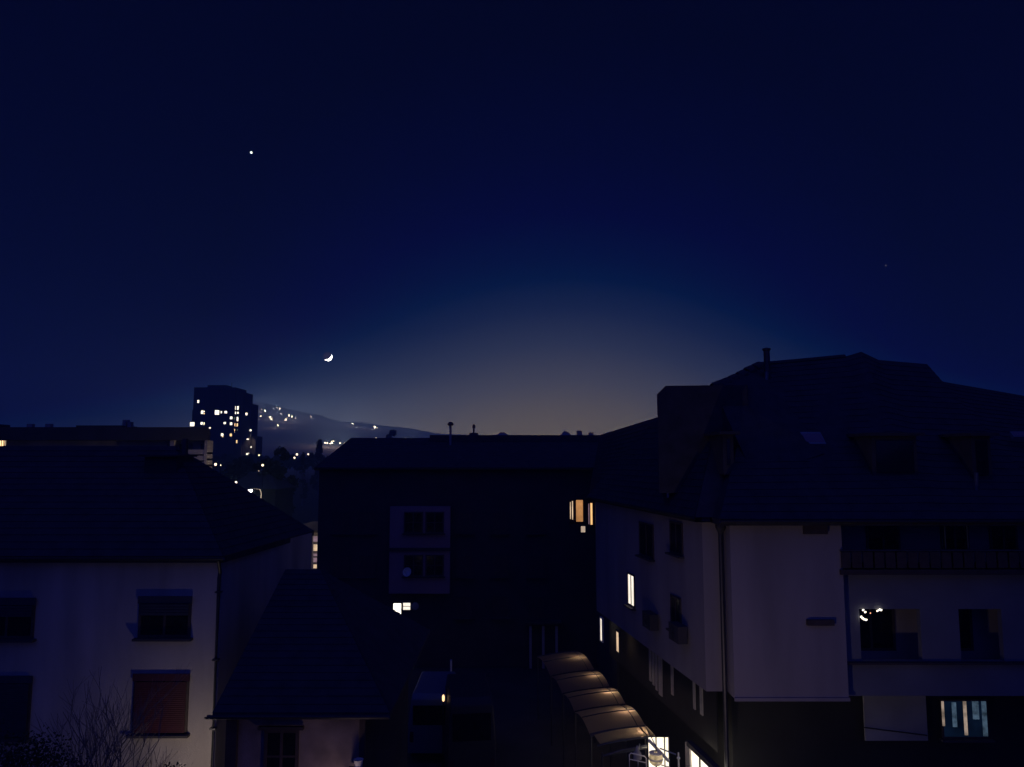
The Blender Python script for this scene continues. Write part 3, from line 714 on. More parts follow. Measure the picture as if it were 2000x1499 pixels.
# lit ground floor windows behind outbuilding
for pxa, pxb, pya, pyb, mt in ((767, 785, 1177, 1206, 'lit_cool'), (786, 803, 1176, 1193, 'pane_white')):
    a, c_ = at(pxa, pya, MY), at(pxb, pyb, MY)
    window(mb_, ((a.x+c_.x)/2, MY-.01, (a.z+c_.z)/2), (1, 0, 0), (0, -1, 0), c_.x-a.x, a.z-c_.z, M['wood_dark'], M[mt], 0, 1, .05, False)
c = at(811, 1184, MY-.1); b = MB(); b.lathe(c, [(.2, 0), (.22, .05), (.05, .1), (.001, .1)], 16, (0, -1, 0)); b.build('round_vent', M['concrete'], mb_)
# orange lit window with curtains at the right end
def fq(px0, py0, px1, py1, Y): 
    a, c_ = at(px0, py0, Y), at(px1, py1, Y); return (a.x+c_.x)/2, (a.z+c_.z)/2, abs(c_.x-a.x), abs(a.z-c_.z)
bw = None
cx, cz, w, h = fq(1110, 974, 1161, 1028, MY)
fr_ = MB(); fwid = .09
fr_.box(cx-w/2, cx+w/2, MY-.1, MY-.003, cz+h/2-fwid, cz+h/2); fr_.box(cx-w/2, cx+w/2, MY-.1, MY-.003, cz-h/2, cz-h/2+fwid)
fr_.box(cx-w/2, cx-w/2+fwid, MY-.1, MY-.003, cz-h/2+fwid+.002, cz+h/2-fwid-.002); fr_.box(cx+w/2-fwid, cx+w/2, MY-.1, MY-.003, cz-h/2+fwid+.002, cz+h/2-fwid-.002)
bw = fr_.build('window', M['wood_dark'], mb_); bw['label'] = 'orange glowing window with curtains half drawn'
b = MB(); b.box(cx-w/2+fwid, cx+w/2-fwid, MY-.02, MY-.003, cz-h/2+fwid, cz+h/2-fwid); b.build('dark_blind', pmat('blind', (.03, .01, .015), .9), bw)
for x0_, y0_, x1_, y1_, mt in ((1112.8, 981, 1114.8, 1014, 'pane_cream'), (1117, 979, 1119.2, 1015, 'pane_cream'), (1125, 977, 1138.5, 1019, 'pane_amber'), (1149, 984, 1151, 1024, 'pane_mauve'), (1153, 983, 1157, 1026, 'pane_orange')):
    ax, az_, aw, ah = fq(x0_, y0_, x1_, y1_, MY); b = MB(); b.box(ax-aw/2, ax+aw/2, MY-.06, MY-.03, az_-ah/2, az_+ah/2); b.build('curtain', M[mt], bw)
ax, az_, aw, ah = fq(1134.5, 1028, 1143, 1040, MY); window(mb_, (ax, MY-.01, az_), (1, 0, 0), (0, -1, 0), aw+.1, ah+.1, M['wood_dark'], M['lit_dim'], 0, 0, .05, False)
# three pale door posts on the ground floor
for px in (1036, 1061, 1087):
    ax, az_, aw, ah = fq(px-1.8, 1223, px+1.8, 1253, MY-.4); b = MB(); b.box(ax-.07, ax+.07, MY-.5, MY-.36, 0, az_+ah/2); b.build('porch_post', M['plaster_cream'], mb_)
b = MB(); p0 = at(1026, 1220, MY-.4); p1 = at(1096, 1220, MY-.4); b.box(p0.x, p1.x, MY-.7, MY-.003, p0.z+.05, p0.z+.2); b.build('porch_roof', M['roof_tile'], mb_)

# ------------------------------------------------------------------ right hand building
FY = 23.0
zt_ = at(1540, 1014, FY).z; zb_ = at(1540, 1366, FY).z
def sx(y, off=0): return 6.0+off-.158*(y-23.7)           # street wall
sdir = Vector((-.158, 1, 0)).normalized(); snrm = Vector((-1, -.158, 0)).normalized()
SP = Vector((6.0, 23.7, 0))
YE = 36.2
rb = thing('corner_building', (11, 28, 0), 'large corner building with pale overhanging upper floors and big tiled roof', 'building')
fx = at(1430, 1190, FY).x; bx = at(1650, 1190, FY).x
b = MB(); b.prism([(fx, FY), (bx, FY), (bx, 24.6), (26, 24.6), (26, 36), (6.8, 36), (sx(YE), YE), (sx(23.75), 23.75), (fx, 23.75)], zb_, zt_)
b.build('wall', M['plaster_grey'], rb)
# link wing running to the long building
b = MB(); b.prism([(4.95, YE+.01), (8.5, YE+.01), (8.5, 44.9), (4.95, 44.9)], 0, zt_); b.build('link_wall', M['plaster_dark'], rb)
# ground floor set back under the overhang
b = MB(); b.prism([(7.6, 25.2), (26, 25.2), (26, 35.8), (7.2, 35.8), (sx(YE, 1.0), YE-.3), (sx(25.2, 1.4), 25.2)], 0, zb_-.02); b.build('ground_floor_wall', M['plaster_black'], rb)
# downpipe in the corner
b = MB(); b.tube([(fx-.14, 23.55, zt_-.05), (fx-.14, 23.55, 0)], .07, 10); b.build('downpipe', M['metal_dark'], rb)
b = MB(); b.lathe((fx-.14, 23.5, zt_-.3), [(.07, -.2), (.17, 0), (.17, .15)], 10); b.build('rain_head', M['metal_dark'], rb)
# recessed / projecting balcony bays on the right
lowtop = at(1700, 1121, 23.3).z; lowbot = zb_+.002
def FB(px, py, Y=23.3): return at(px, py, Y)
w1 = (FB(1678, 1190), FB(1802, 1292)); w2 = (FB(1872, 1195), FB(1962, 1292))
X0, X1 = bx+.01, 26.0
mbx = MB()
zc0, zc1 = w1[1].z, w1[0].z                # opening bottom / top
mbx.box(X0, X1, 23.3, 23.5, lowbot, zc0); mbx.box(X0, X1, 23.3, 23.5, zc1, lowtop)
xs_ = [X0, w1[0].x, w1[1].x, w2[0].x, w2[1].x, w2[1].x+1.6, w2[1].x+3.2, X1]
for k in range(0, len(xs_)-1, 2): mbx.box(xs_[k], xs_[k+1], 23.3, 23.5, zc0, zc1)
mbx.build('loggia_front', M['plaster_balcony'], rb)
b = MB(); b.box(X0-.0, X1, 23.502, 24.58, lowbot, lowbot+.15); b.box(X0, X1, 23.502, 24.58, lowtop-.2, lowtop); b.build('loggia_slab', M['concrete'], rb)
b = MB(); b.box(X0-.12, X1, 23.12, 23.298, zc0-.06, zc0+.0); b.build('loggia_sill', M['wood_dark'], rb)
for a, c_ in (w1, w2):
    window(rb, ((a.x+c_.x)/2, 24.59, (zc0+zc1)/2), (1, 0, 0), (0, -1, 0), c_.x-a.x-.3, zc1-zc0, M['wood_dark'], M['glass_dark'], 1, 0, .08, False)
# upper balcony
zr0, zr1 = at(1700, 1120, 22.9).z, at(1700, 1078, 22.9).z
b = MB(); b.box(X0-.12, X1, 22.9, 24.58, zr0-.05, zr0+.1); b.build('balcony_slab', M['wood_dark'], rb)
for k in range(46):
    x = X0-.08+k*.34
    if x > X1: break
    b = MB(); b.box(x, x+.28, 22.93, 22.96, zr0+.15, zr1-.02); b.build('balcony_board', M['wood_dark'], rb)
b = MB(); b.tube([(X0-.1, 22.94, zr1+.03), (X1, 22.94, zr1+.03)], .035, 8); b.build('handrail', M['metal_dark'], rb)
for pxa, pxb in ((1690, 1760), (1835, 1895), (1930, 1990)):
    a, c_ = at(pxa, 1022, 24.6), at(pxb, 1110, 24.6)
    window(rb, ((a.x+c_.x)/2, 24.59, (a.z+c_.z)/2), (1, 0, 0), (0, -1, 0), c_.x-a.x, a.z-c_.z, M['shutter_dark'], M['glass_dark'], 1, 0, .07, False)
for px in (1846, 1890):
    a, c_ = at(px-2, 1018, 23.0), at(px+2, 1078, 23.0); b = MB(); b.box(a.x, c_.x, 22.98, 23.04, zr1+.07, a.z+.1); b.build('balcony_post', M['car_pale'], rb)
# wall details on the front
def on_front(px0, py0, px1, py1, name, mat, d, Y=FY):
    a, c_ = at(px0, py0, Y), at(px1, py1, Y); b = MB(); b.box(a.x, c_.x, Y-d, Y-.003, c_.z, a.z); return b.build(name, mat, rb)
v = on_front(1567, 1018, 1614, 1043, 'vent_box', M['wood_dark'], .12)
v = on_front(1574, 1210, 1627, 1221, 'window_box', M['wood_dark'], .12)
b = MB(); b.box(fx-.02, bx+.02, FY-.05, FY-.003, zb_-.05, zb_+.05); b.build('drip_edge', M['plaster_grey'], rb)
# street wall windows
def on_street(px0, py0, px1, py1, pane, frame='wood_dark', mull=0, bars=0, sill=True, label=None, P=SP):
    A = hit(px0, (py0+py1)/2, P, snrm); B = hit(px1, (py0+py1)/2, P, snrm); pm = (px0+px1)/2
    T = hit(pm, py0, P, snrm); Bt = hit(pm, py1, P, snrm); C = (T+Bt)/2
    return window(rb, C+snrm*.01, sdir, snrm, (A-B).length, T.z-Bt.z, M[frame], M[pane], mull, bars, .06, sill, label)
on_street(1250, 1022, 1277, 1088, 'glass_dark', mull=1)
on_street(1310, 1020, 1334, 1082, 'glass_dark', mull=1)
on_street(1312, 1165, 1331, 1232, 'glass_dark', mull=1)
on_street(1227.5, 1121, 1240.5, 1184, 'pane_white', mull=1, label='narrow tall window brightly lit')
P2 = SP+Vector((.35, 0, 0))
on_street(1173.5, 1206, 1178, 1254, 'pane_white', sill=False, P=SP+Vector((0, 0, 0)), frame='white_paint')
on_street(1204.5, 1232, 1211, 1276, 'pane_cream', sill=False, P=SP, frame='wood_dark')
for px, py in ((1270, 1212), (1324, 1236)):
    c = hit(px, py, SP+snrm*.25, snrm)
    b = MB(); b.obox(c, sdir, UP, snrm, .85, .55, .32); ac = b.build('air_conditioner', M['plaster_dark'], rb)
    b = MB(); b.lathe(c+snrm*.165, [(.2, 0), (.2, .01), (.03, .015)], 16, snrm); b.build('fan_grille', M['metal_dark'], ac)
c = hit(1305, 950, SP+snrm*.1, snrm); b = MB(); b.tube([c+UP*.4, c-UP*.4], .06, 8); b.build('vent_pipe', M['metal'], rb)
# posts and pale vertical blinds under the overhang
PG = SP-snrm*.5
for px, py0, py1, w in ((1270, 1268, 1330, .09), (1276, 1272, 1338, .09), (1282, 1277, 1348, .09), (1290, 1283, 1358, .16), (1313, 1296, 1357, .09), (1356, 1333, 1385, .07), (1370, 1342, 1396, .09)):
    T = hit(px, py0, PG, snrm); Bm = hit(px, py1, PG, snrm)
    b = MB(); b.obox((T+Bm)/2, sdir, UP, snrm, w*2.2, T.z-Bm.z, .04); b.build('vertical_blind', M['curtain'], rb)
A = hit(1190, 1230, SP-snrm*.56, snrm); B = hit(1400, 1375, SP-snrm*.56, snrm)
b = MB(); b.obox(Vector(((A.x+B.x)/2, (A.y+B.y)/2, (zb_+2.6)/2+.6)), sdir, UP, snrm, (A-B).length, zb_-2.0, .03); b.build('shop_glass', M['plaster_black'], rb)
# pale panel and curtained window under the front overhang
GY = 24.9
a, c_ = at(1685, 1366, GY), at(1811, 1446, GY)
b = MB(); b.box(a.x, c_.x, GY-.05, GY, c_.z, zb_-.03); b.build('wall_panel', M['concrete'], rb)
p, q = at(1686, 1421, GY-.1), at(1811, 1437, GY-.1)
b = MB(); b.tube([p, p.lerp(q, .3)-UP*.005, p.lerp(q, .6)-UP*.0, q], .018, 6); b.build('cable', M['rubber'], rb)
cx, cz, w, h = fq(1836, 1366, 1931, 1442, GY)
wn = window(rb, (cx, GY-.01, cz), (1, 0, 0), (0, -1, 0), w, h, M['wood_dark'], M['pane_backing'], 0, 0, .05, True, 'low window with strips of curtain lit from inside')
for x0_, y0_, x1_, y1_, mt in ((1838, 1370, 1845, 1418, 'pane_tealwarm'), (1858, 1372, 1869, 1420, 'pane_teal'), (1880, 1370, 1890, 1436, 'pane_tealwarm'), (1898, 1370, 1912, 1405, 'pane_teal'), (1916, 1370, 1929, 1438, 'pane_teal')):
    ax, az_, aw, ah = fq(x0_, y0_, x1_, y1_, GY-.05); b = MB()
    for k in range(4):
        x = ax-aw/2+aw*(k+.5)/4; b.obox((x, GY-.06-.012*(k % 2), az_), (1, 0, 0), UP, (0, 1, 0), aw/4, ah, .012)
    b.build('curtain', M[mt], wn)
# fairy lights on the loggia
fl2 = thing('fairy_lights', at(1700, 1200, 23.25), 'short string of tiny white fairy lights hung at the loggia opening', 'fairy lights')
pts = [(1686, 1192), (1690, 1196), (1682, 1205), (1685, 1208), (1688, 1210), (1692, 1211), (1700, 1198), (1714, 1193.5), (1718, 1191), (1721, 1192)]
b = MB(); b.tube([at(x, y, 23.26) for x, y in pts], .006, 5); b.build('wire', M['rubber'], fl2)
for i, (x, y) in enumerate(pts):
    c = at(x, y, 23.24); r = .028 if i not in (6,) else .018; b = MB(); b.lathe(c, [(r*math.sin(math.pi*q/6), -r*math.cos(math.pi*q/6)*1.3) for q in range(7)], 8, (1, 0, .8)); b.build('bulb', M['lit_cool'] if i != 6 else M['tail'], fl2)

# --- big roof
ez = zt_+.02
c1 = Vector((fx-.45, 22.5, ez)); c2 = Vector((26.6, 22.5, ez))
RY = 28.5
rA = at(1480, 713, RY); rB = at(1655, 697, RY); rC = at(1722, 704, RY); rD = at(1810, 712, RY); rE = at(2000, 773, RY); rF = at(2120, 800, RY)
bk_y = 35.5
top = [rA, rD]
zR = (rA.z+rD.z)/2
rA.z = at(1480, 713, RY).z
bkl = Vector((6.8, bk_y, ez)); bkr = Vector((26.6, bk_y, ez))
hipL = at(1395, 752, 26.8)
RP = [at(x, y, RY) for x, y in ((1480, 713), (1560, 706), (1650, 697.5), (1682, 688), (1716, 704), (1810, 712), (1813, 736), (1845, 747), (2000, 774), (2140, 804))]
EP = [c1.lerp(c2, (p.x-RP[0].x)/(RP[-1].x-RP[0].x)) for p in RP]
BP = [bkl.lerp(bkr, (p.x-RP[0].x)/(RP[-1].x-RP[0].x)) for p in RP]
faces = [[EP[k], EP[k+1], RP[k+1], RP[k]] for k in range(len(RP)-1)] + [[BP[k+1], BP[k], RP[k], RP[k+1]] for k in range(len(RP)-1)]
faces += [[c1, RP[0], bkl], [c2, bkr, RP[-1]]]
rf = roof_solid(faces, [c1, c2, bkr, bkl], .18)
rf.build('roof', M['roof_tile'], rb)
tm = MB()
for k in range(len(RP)-1): courses(tm, EP[k], EP[k+1], RP[k+1], RP[k], 26)
o = tm.build('roof_covering', M['roof_tile'], rb); o['kind'] = 'stuff'
rA, rF = RP[0], RP[-1]
gutter(rb, c1+Vector((0, -.09, -.03)), c2+Vector((0, -.09, -.03)), .08)
b = MB(); b.tube(RP[:3], .1, 8); b.build('ridge_tile_row', M['roof_tile'], rb)
# stepped hip caps seen against the sky
steps = [(1397, 751), (1413, 745), (1429, 738), (1445, 730), (1461, 721), (1476, 714)]
for k, (px, py) in enumerate(steps):
    p = at(px, py, 26.6+k*.36)
    b = MB(); b.lathe(p-UP*.18-Vector((.05, 0, 0)), [(.22, 0), (.24, .05), (.2, .34), (.001, .36)], 12, Vector((.9, .4, .55))); b.build('hip_tile', M['roof_tile'], rb)
# filling roof body under the stepped hip and the flat dormer on the left
hz0 = ez+.3
h0 = at(1392, 753, 26.4); h1 = at(1480, 716, 28.4)
b = MB(); b.v = [(h0.x, 26.4, h0.z), (h1.x, 28.4, h1.z), (h1.x+.8, 24.5, ez+2), (h0.x+.6, 24.0, ez+1.2), (h0.x, 30.5, ez+1), (h1.x, 31, ez+2), (h0.x, 26.4, ez), (h1.x, 28.4, ez)]
b.f = [(0, 1, 2, 3), (0, 4, 5, 1), (0, 3, 6), (0, 6, 4), (3, 2, 7, 6), (4, 6, 7, 5)]; b.build('hip_slope', M['roof_tile'], rb)
d0 = at(1300, 754, 25.8); d1 = at(1392, 752, 25.8); e0 = at(1283, 771, 25.8); e1 = at(1285, 816, 25.8)
b = MB(); b.v = [(e1.x, 25.8, e1.z-2.6), (e1.x, 25.8, e1.z), (e0.x, 25.8, e1.z+.12), (e0.x, 25.8, e0.z), (d0.x, 25.8, d0.z), (d1.x+1.2, 25.8, d1.z), (d1.x+1.2, 25.8, e1.z-2.6)]
n_ = len(b.v); b.v += [(x*28.6/25.8+.12, 28.6, z) for x, y, z in b.v]
b.f = [tuple(range(n_)), tuple(reversed(range(n_, 2*n_)))] + [(k, (k+1) % n_, n_+(k+1) % n_, n_+k) for k in range(n_)]
b.build('side_dormer', M['roof_tile'], rb)
# chimneys
c = at(1497, 684, 27.8)
b = MB(); b.tube([(c.x, 27.8, c.z-1.4), (c.x, 27.8, c.z)], .115, 14); f1 = b.build('flue', M['metal_dark'], rb)
b = MB(); b.lathe((c.x, 27.8, c.z), [(.13, -.03), (.155, 0), (.155, .05), (.02, .09)], 14); b.build('flue_cap', M['metal_dark'], f1)
# skylights and dormers on the front slope
def slope_pt(px, py):
    n = (c2-c1).cross(rA-c1); return hit(px, py, c1, n)
sn = (c2-c1).cross(rA-c1).normalized(); sn = sn if sn.z > 0 else -sn
su = Vector((1, 0, 0)); sv = sn.cross(su).normalized(); sv = sv if sv.z > 0 else -sv
for px0, px1, py0, py1, mt in ((1560, 1611, 853, 876, 'concrete'), (1968, 2030, 852, 862, 'concrete')):
    a, c_ = slope_pt(px0, py0), slope_pt(px1, py1); w = c_.x-a.x; h = (a-c_).dot(sv)
    b = MB(); b.obox((a+c_)/2+sn*.14, su, sv, sn, w, h, .12); k_ = b.build('roof_window', M[mt], rb)
    b = MB(); b.obox((a+c_)/2+sn*.205, su, sv, sn, w*.9, h*.7, .012); b.build('pane', M['light_tint_pink'], k_)  # pink colour stands in for sky reflected in the glass
for px0, px1, py0, py1 in ((1390, 1432, 852, 915), (1660, 1790, 855, 930), (1840, 1935, 855, 935)):
    a, c_ = slope_pt(px0, py0), slope_pt(px1, py1); yf = c_.y-.1
    b = MB(); b.box(a.x, c_.x, yf, a.y+1.0, c_.z-.2, a.z); dm = b.build('dormer', M['roof_tile'], rb)
    b = MB(); b.box(a.x-.15, c_.x+.15, yf-.25, a.y+1.0, a.z+.003, a.z+.1); b.build('dormer_roof', M['roof_tile'], dm)
    b = MB(); b.box(a.x+.12, c_.x-.12, yf-.03, yf-.003, c_.z+.1, a.z-.15); b.build('pane', M['glass_dark'], dm)
c = slope_pt(1905, 955); b = MB(); b.tube([c-UP*.3, c+UP*.5+Vector((0, -.1, 0))], .06, 8); b.build('vent_pipe', M['metal'], rb)
c = slope_pt(1497, 742); b = MB(); b.tube([c-UP*.2, c+UP*.3+Vector((0, -.05, 0))], .08, 8); b.build('vent_pipe', M['metal'], rb)
# street wing roof
za = at(1283, 816, 31.8).z; zb2 = at(1170, 850, 44).z
s0 = Vector((sx(23.4, -.35), 23.4, ez)); s1 = Vector((sx(YE+.3, -.35), YE+.3, ez)); 
k0 = Vector((sx(26.6, 1.9), 26.6, za)); k1 = Vector((6.2, 31.8, za)); k2 = Vector((at(1172, 850, 44.2).x, 44.2, zb2))
s2 = Vector((4.6, YE+.31, ez)); s3 = Vector((4.6, 44.4, ez)); t0 = Vector((9.5, 23.4, ez)); t3 = Vector((9.5, 44.4, ez))
b = MB()
for f in ([s1, s0, k0, k1], [s0, t0, k0], [s2, s1, k1], [s3, s2, k1, k2], [t0, t3, k2, k1], [t0, k1, k0], [t3, s3, k2], [s0-UP*.15, s1-UP*.15, s1, s0], [s2-UP*.15, s3-UP*.15, s3, s2], [s0-UP*.15, t0-UP*.15, t3-UP*.15, s3-UP*.15, s2-UP*.15, s1-UP*.15]): b.face(f)
b.build('wing_roof', M['roof_tile'], rb)
tm = MB(); courses(tm, s1, s0, k0, k1, 16); courses(tm, s3, s2, k1, k2, 16); o = tm.build('wing_roof_covering', M['roof_tile'], rb); o['kind'] = 'stuff'
gutter(rb, s0+snrm*.08, s1+snrm*.08, .07)

# ------------------------------------------------------------------ market canopy
CZ = 3.0
def cr_(y): return 4.69-.144*(y-25.36)
cdir = Vector((-.144, 1, 0)).normalized(); cperp = Vector((-1, -.144, 0)).normalized()
W_ = 1.95
mc_ = thing('market_canopy', (cr_(30)-1, 30, 0), 'row of translucent canopy bays glowing from lamps beneath, along the pale building', 'canopy')
bays = [(36.3, 33.1), (33.1, 30.7), (30.7, 28.6), (28.6, 26.35), (26.2, 25.35)]
for bi, (ya, yb) in enumerate(bays):
    nU, nV = 10, 12; b = MB()
    for i in range(nU+1):
        y = ya+(yb-ya)*i/nU; hgt = .17*math.sin(math.pi*i/nU) if bi < 4 else .05
        P = Vector((cr_(y), y, CZ+hgt))
        for j in range(nV+1):
            s = j/nV; sag = -.18*s*s
            b.v.append(tuple(P+cperp*W_*s*(1 if bi < 4 else .95)+UP*sag))
    for i in range(nU):
        for j in range(nV):
            a = i*(nV+1)+j; b.f.append((a, a+1, a+nV+2, a+nV+1))
    b.build('canopy_sheet', M['canopy'], mc_, smooth=True)
    for f in (0, .5, 1):
        if bi == 4 and f == .5: continue
        y = ya+(yb-ya)*f; P = Vector((cr_(y), y, CZ+(.18*math.sin(math.pi*f) if bi < 4 else 0)+.015)); b = MB()
        b.tube([P+cperp*(W_*s)-UP*.18*s*s for s in (0, .33, .66, 1)], .018 if f == .5 else .03, 6); b.build('rib', M['metal_dark'], mc_)
    b = MB(); pts = []
    for i in range(9):
        y = ya+(yb-ya)*i/8; pts.append(Vector((cr_(y), y, CZ+(.17*math.sin(math.pi*i/8) if bi < 4 else .05)+.02))+cperp*.28)
    b.tube(pts, .018, 6); b.build('purlin', M['metal_dark'], mc_)
for y in (36.3, 33.1, 30.7, 28.6, 26.3, 24.9):
    for s in (.03, W_-.03):
        P = Vector((cr_(y), y, 0))+cperp*s; b = MB(); b.tube([P, P+UP*(CZ-.02-(.18 if s > 1 else 0))], .03, 8); b.build('post', M['metal_dark'], mc_)
# open end: frame hoop, beam, braces
E0 = Vector((cr_(24.6), 24.6, CZ)); E1 = E0+cperp*W_
b = MB(); b.tube([E0+UP*.06, E0.lerp(E1, .3)+UP*.04, E0.lerp(E1, .7)-UP*.06, E1-UP*.2], .04, 8); b.build('end_rail', M['metal_dark'], mc_)
b = MB(); b.tube([E0-UP*.08+Vector((.05, .3, 0)), E1-UP*.3+Vector((0, .3, 0))], .03, 8); b.build('end_rail', M['metal_dark'], mc_)
b = MB(); b.tube([E0-UP*.04+Vector((0, .15, 0))-cperp*.0, E0.lerp(E1, .35)-UP*.06+Vector((0, .15, 0))], .02, 6); b.build('end_rail', M['white_paint'], mc_)
# hanging lamps under each bay
lamp_y = [34.7, 31.9, 29.65, 27.5, 25.8]
for k, y in enumerate(lamp_y):
    c = Vector((cr_(y), y, CZ+(.02 if y > 26 else -.10)))+cperp*.30
    hl = thing('hanging_lamp', (c.x, c.y, c.z), ['bare bulb hanging under the farthest canopy bay', 'bare bulb under the second canopy bay from the far end', 'bare bulb under the middle canopy bay', 'bare bulb under the large canopy bay before the gap', 'bare bulb under the short canopy bay next to the open end'][k], 'lamp', 'bulbs hanging under the canopy')
    b = MB(); b.tube([c+UP*.05, c+UP*.27], .006, 5); b.build('cord', M['rubber'], hl)
    b = MB(); b.lathe(c, [(.001, -.06), (.035, -.04), (.04, 0), (.02, .05), (.015, .06)], 10); b.build('bulb', M['lit_warm'], hl)
    light('bulb_or_fill', c-UP*.02, [1.6, 1.5, 1.9, 2.6, 1.6][k]*9.0, (1, .74, .54), .05, hl)
# lit stall at the open end
S0, S1 = at(1266, 1441, 24.2), at(1306, 1482, 24.2)
st = thing('market_stall', ((S0.x+S1.x)/2, 24.5, 0), 'brightly lit glazed stall front at the open end of the canopy', 'stall')
b = MB(); b.box(S0.x, S1.x, 24.2, 24.22, S1.z-.5, S0.z); b.build('glass_front', M['pane_hot'], st)
for px in (1265.5, 1281.5, 1298, 1306.5):
    x = at(px, 1460, 24.15).x; b = MB(); b.box(x-.015, x+.015, 24.12, 24.18, S1.z-.5, S0.z+.03); b.build('mullion', M['metal_dark'], st)
b = MB(); b.box(S0.x-.05, S1.x+.05, 24.1, 24.5, 0, S1.z-.51); b.build('counter', M['plaster_dark'], st)
p, q = at(1267, 1446, 24.0), at(1306, 1487, 24.0)
b = MB(); b.tube([p, q], .05, 8); b.build('brace', M['white_paint'], st)
p, q = at(1289, 1462, 23.9), at(1320, 1474, 23.9)
b = MB(); b.tube([p, q], .022, 6); b.build('cross_rail', M['metal'], st)
light('bulb_or_fill', (S0.x-.1, 22.3, S0.z+.25), 4.5, (1, .78, .48), .08, st)  # fill light added in front so lantern, brace and chair are lit
b = MB(); b.tube([(S0.x-.1, 24.2, S0.z+.4), (S0.x-.1, 22.3, S0.z+.4), (S0.x-.1, 22.3, S0.z+.3)], .015, 6); b.build('fill_lamp_arm', M['metal_dark'], st)
# white pole with collar
c0 = at(1325, 1470, 23.4); c1_ = at(1320, 1500, 23.4)
pl = thing('white_pole', (c0.x, 23.4, 0), 'thin white pole with a round collar beside the lit stall', 'pole')
b = MB(); b.tube([(c0.x, 23.4, 0), (c0.x, 23.4, c0.z)], .022, 10); b.build('shaft', M['white_paint'], pl)
zc = at(1323, 1481, 23.4).z; b = MB(); b.lathe((c0.x, 23.4, zc), [(.022, -.04), (.05, -.02), (.05, .02), (.022, .04)], 12); b.build('collar', M['white_paint'], pl)
# paper lantern
c = at(1281, 1482, 23.0)
ln = thing('lantern', c, 'squat cream lantern hanging in front of the lit stall', 'lantern')
b = MB(); b.lathe(c, [(.12, -.17), (.19, -.1), (.205, 0), (.19, .1), (.15, .15)], 20); b.build('lantern_body', M['lantern_paper'], ln, smooth=True)
b = MB(); b.tube([c+UP*.15, c+UP*.3], .008, 5); b.build('cord', M['rubber'], ln)
b = MB(); b.lathe(c+UP*.15, [(.16, -.01), (.2, 0), (.2, .02), (.05, .03)], 20); b.build('lantern_rim', M['white_paint'], ln)
b = MB(); b.lathe(c, [(.207, -.03), (.212, -.0), (.207, .03)], 20); b.build('band', M['white_paint'], ln)
# tubular chairs / racks catching the light
def tube_rack(px, py, Y, w, h, label, mat):
    c = at(px, py, Y); t_ = thing('garden_chair', (c.x, Y, c.z-h-.45), label, 'chair', 'tubular chairs at the end of the canopy')
    z0 = c.z-h-.45
    b = MB(); b.tube([(c.x, Y, z0), (c.x, Y, c.z-.05), (c.x+.05, Y-.01, c.z), (c.x+w-.05, Y-.12, c.z-.05), (c.x+w, Y-.13, c.z-.1), (c.x+w, Y-.13, z0)], .018, 8); b.build('back_frame', mat, t_)
    b = MB(); b.tube([(c.x+.02, Y, c.z-h*.4), (c.x+w-.02, Y-.12, c.z-h*.4-.05)], .014, 6); b.build('back_rail', mat, t_)
    b = MB(); b.obox((c.x+w/2+.05, Y-.32, z0+.45), (1, -.25, 0), (.25, 1, 0), UP, w, .42, .03); b.build('seat', M['curtain'], t_)
    for dx_, dy_ in ((.02, -.5), (w+.02, -.62)):
        b = MB(); b.tube([(c.x+dx_, Y+dy_, z0), (c.x+dx_, Y+dy_, z0+.44)], .015, 6); b.build('leg', mat, t_)
    return z0
zz = tube_rack(1229, 1471, 23.0, .48, .45, 'white tubular chair standing left of the cream lantern', M['white_paint'])
tube_rack(1281, 1492, 22.4, .42, .45, 'white tubular chair catching the stall light below the lantern', M['white_paint'])
zp = at(1229, 1471, 23.0).z-.9
pf = MB(); pf.box(2.6, 5.4, 21.0, 24.08, 0, zp); tag(pf.build('terrace', M['concrete'], loc=(4, 22.5, 0)), 'raised terrace at the open end of the canopy carrying the chairs', 'terrace')
# dim upright boards behind the chairs
for px0, px1, py0, py1, mt, lb in ((1238, 1262, 1452, 1500, 'curtain', 'tall pale folded parasol leaning under the canopy end'), ):
    a, c_ = at(px0+6, py0, 24.05), at(px1-4, py1, 24.05)
    t_ = thing('folded_parasol', (c_.x, 24.0, zp), lb, 'parasol')
    b = MB(); b.tube([(a.x, 24.0, zp), (a.x+.05, 24.0, a.z-.1), (a.x+.08, 24.0, a.z)], .02, 6); b.build('pole', M['metal'], t_)
    b = MB(); b.lathe((a.x, 24.0, zp+.35), [(.13, 0), (.12, .2), (.09, a.z-zp-.6), (.02, a.z-zp-.4)], 10); b.build('cloth', M['curtain'], t_)
for px in (1222, 1228):
    c = at(px, 1462, 23.9)
# shop window lit at bottom right
PS = Vector((6.05, 23.7, 0))
A = hit(1343, 1480, PS, snrm); 
tz = hit(1352, 1462, PS, snrm).z
pB = hit(1392, 1503, PS, snrm)
sw = thing('shop_front', (6.3, 23.5, 0), 'glowing shop window under the overhang beside the lit stall', 'shop front')
pa = hit(1351, 1463, PS, snrm); L0 = 2.6
cen = Vector((pa.x, pa.y, 0)) - sdir*L0/2
b = MB(); b.obox((cen.x, cen.y, tz-.8), sdir, UP, snrm, L0, 1.6, .03); b.build('pane', M['pane_hot'], sw)
b = MB(); b.obox((cen.x-snrm.x*.1, cen.y-snrm.y*.1, (tz-1.6)/2), sdir, UP, snrm, L0+.3, tz-1.6, .2); b.build('plinth', M['plaster_dark'], sw)
j = Vector((pa.x, pa.y, 0))+sdir*.2; b = MB(); b.obox((j.x, j.y, (tz+.05)/2), sdir, UP, snrm, .38, tz+.05, .14); b.build('jamb', M['plaster_cream'], sw)
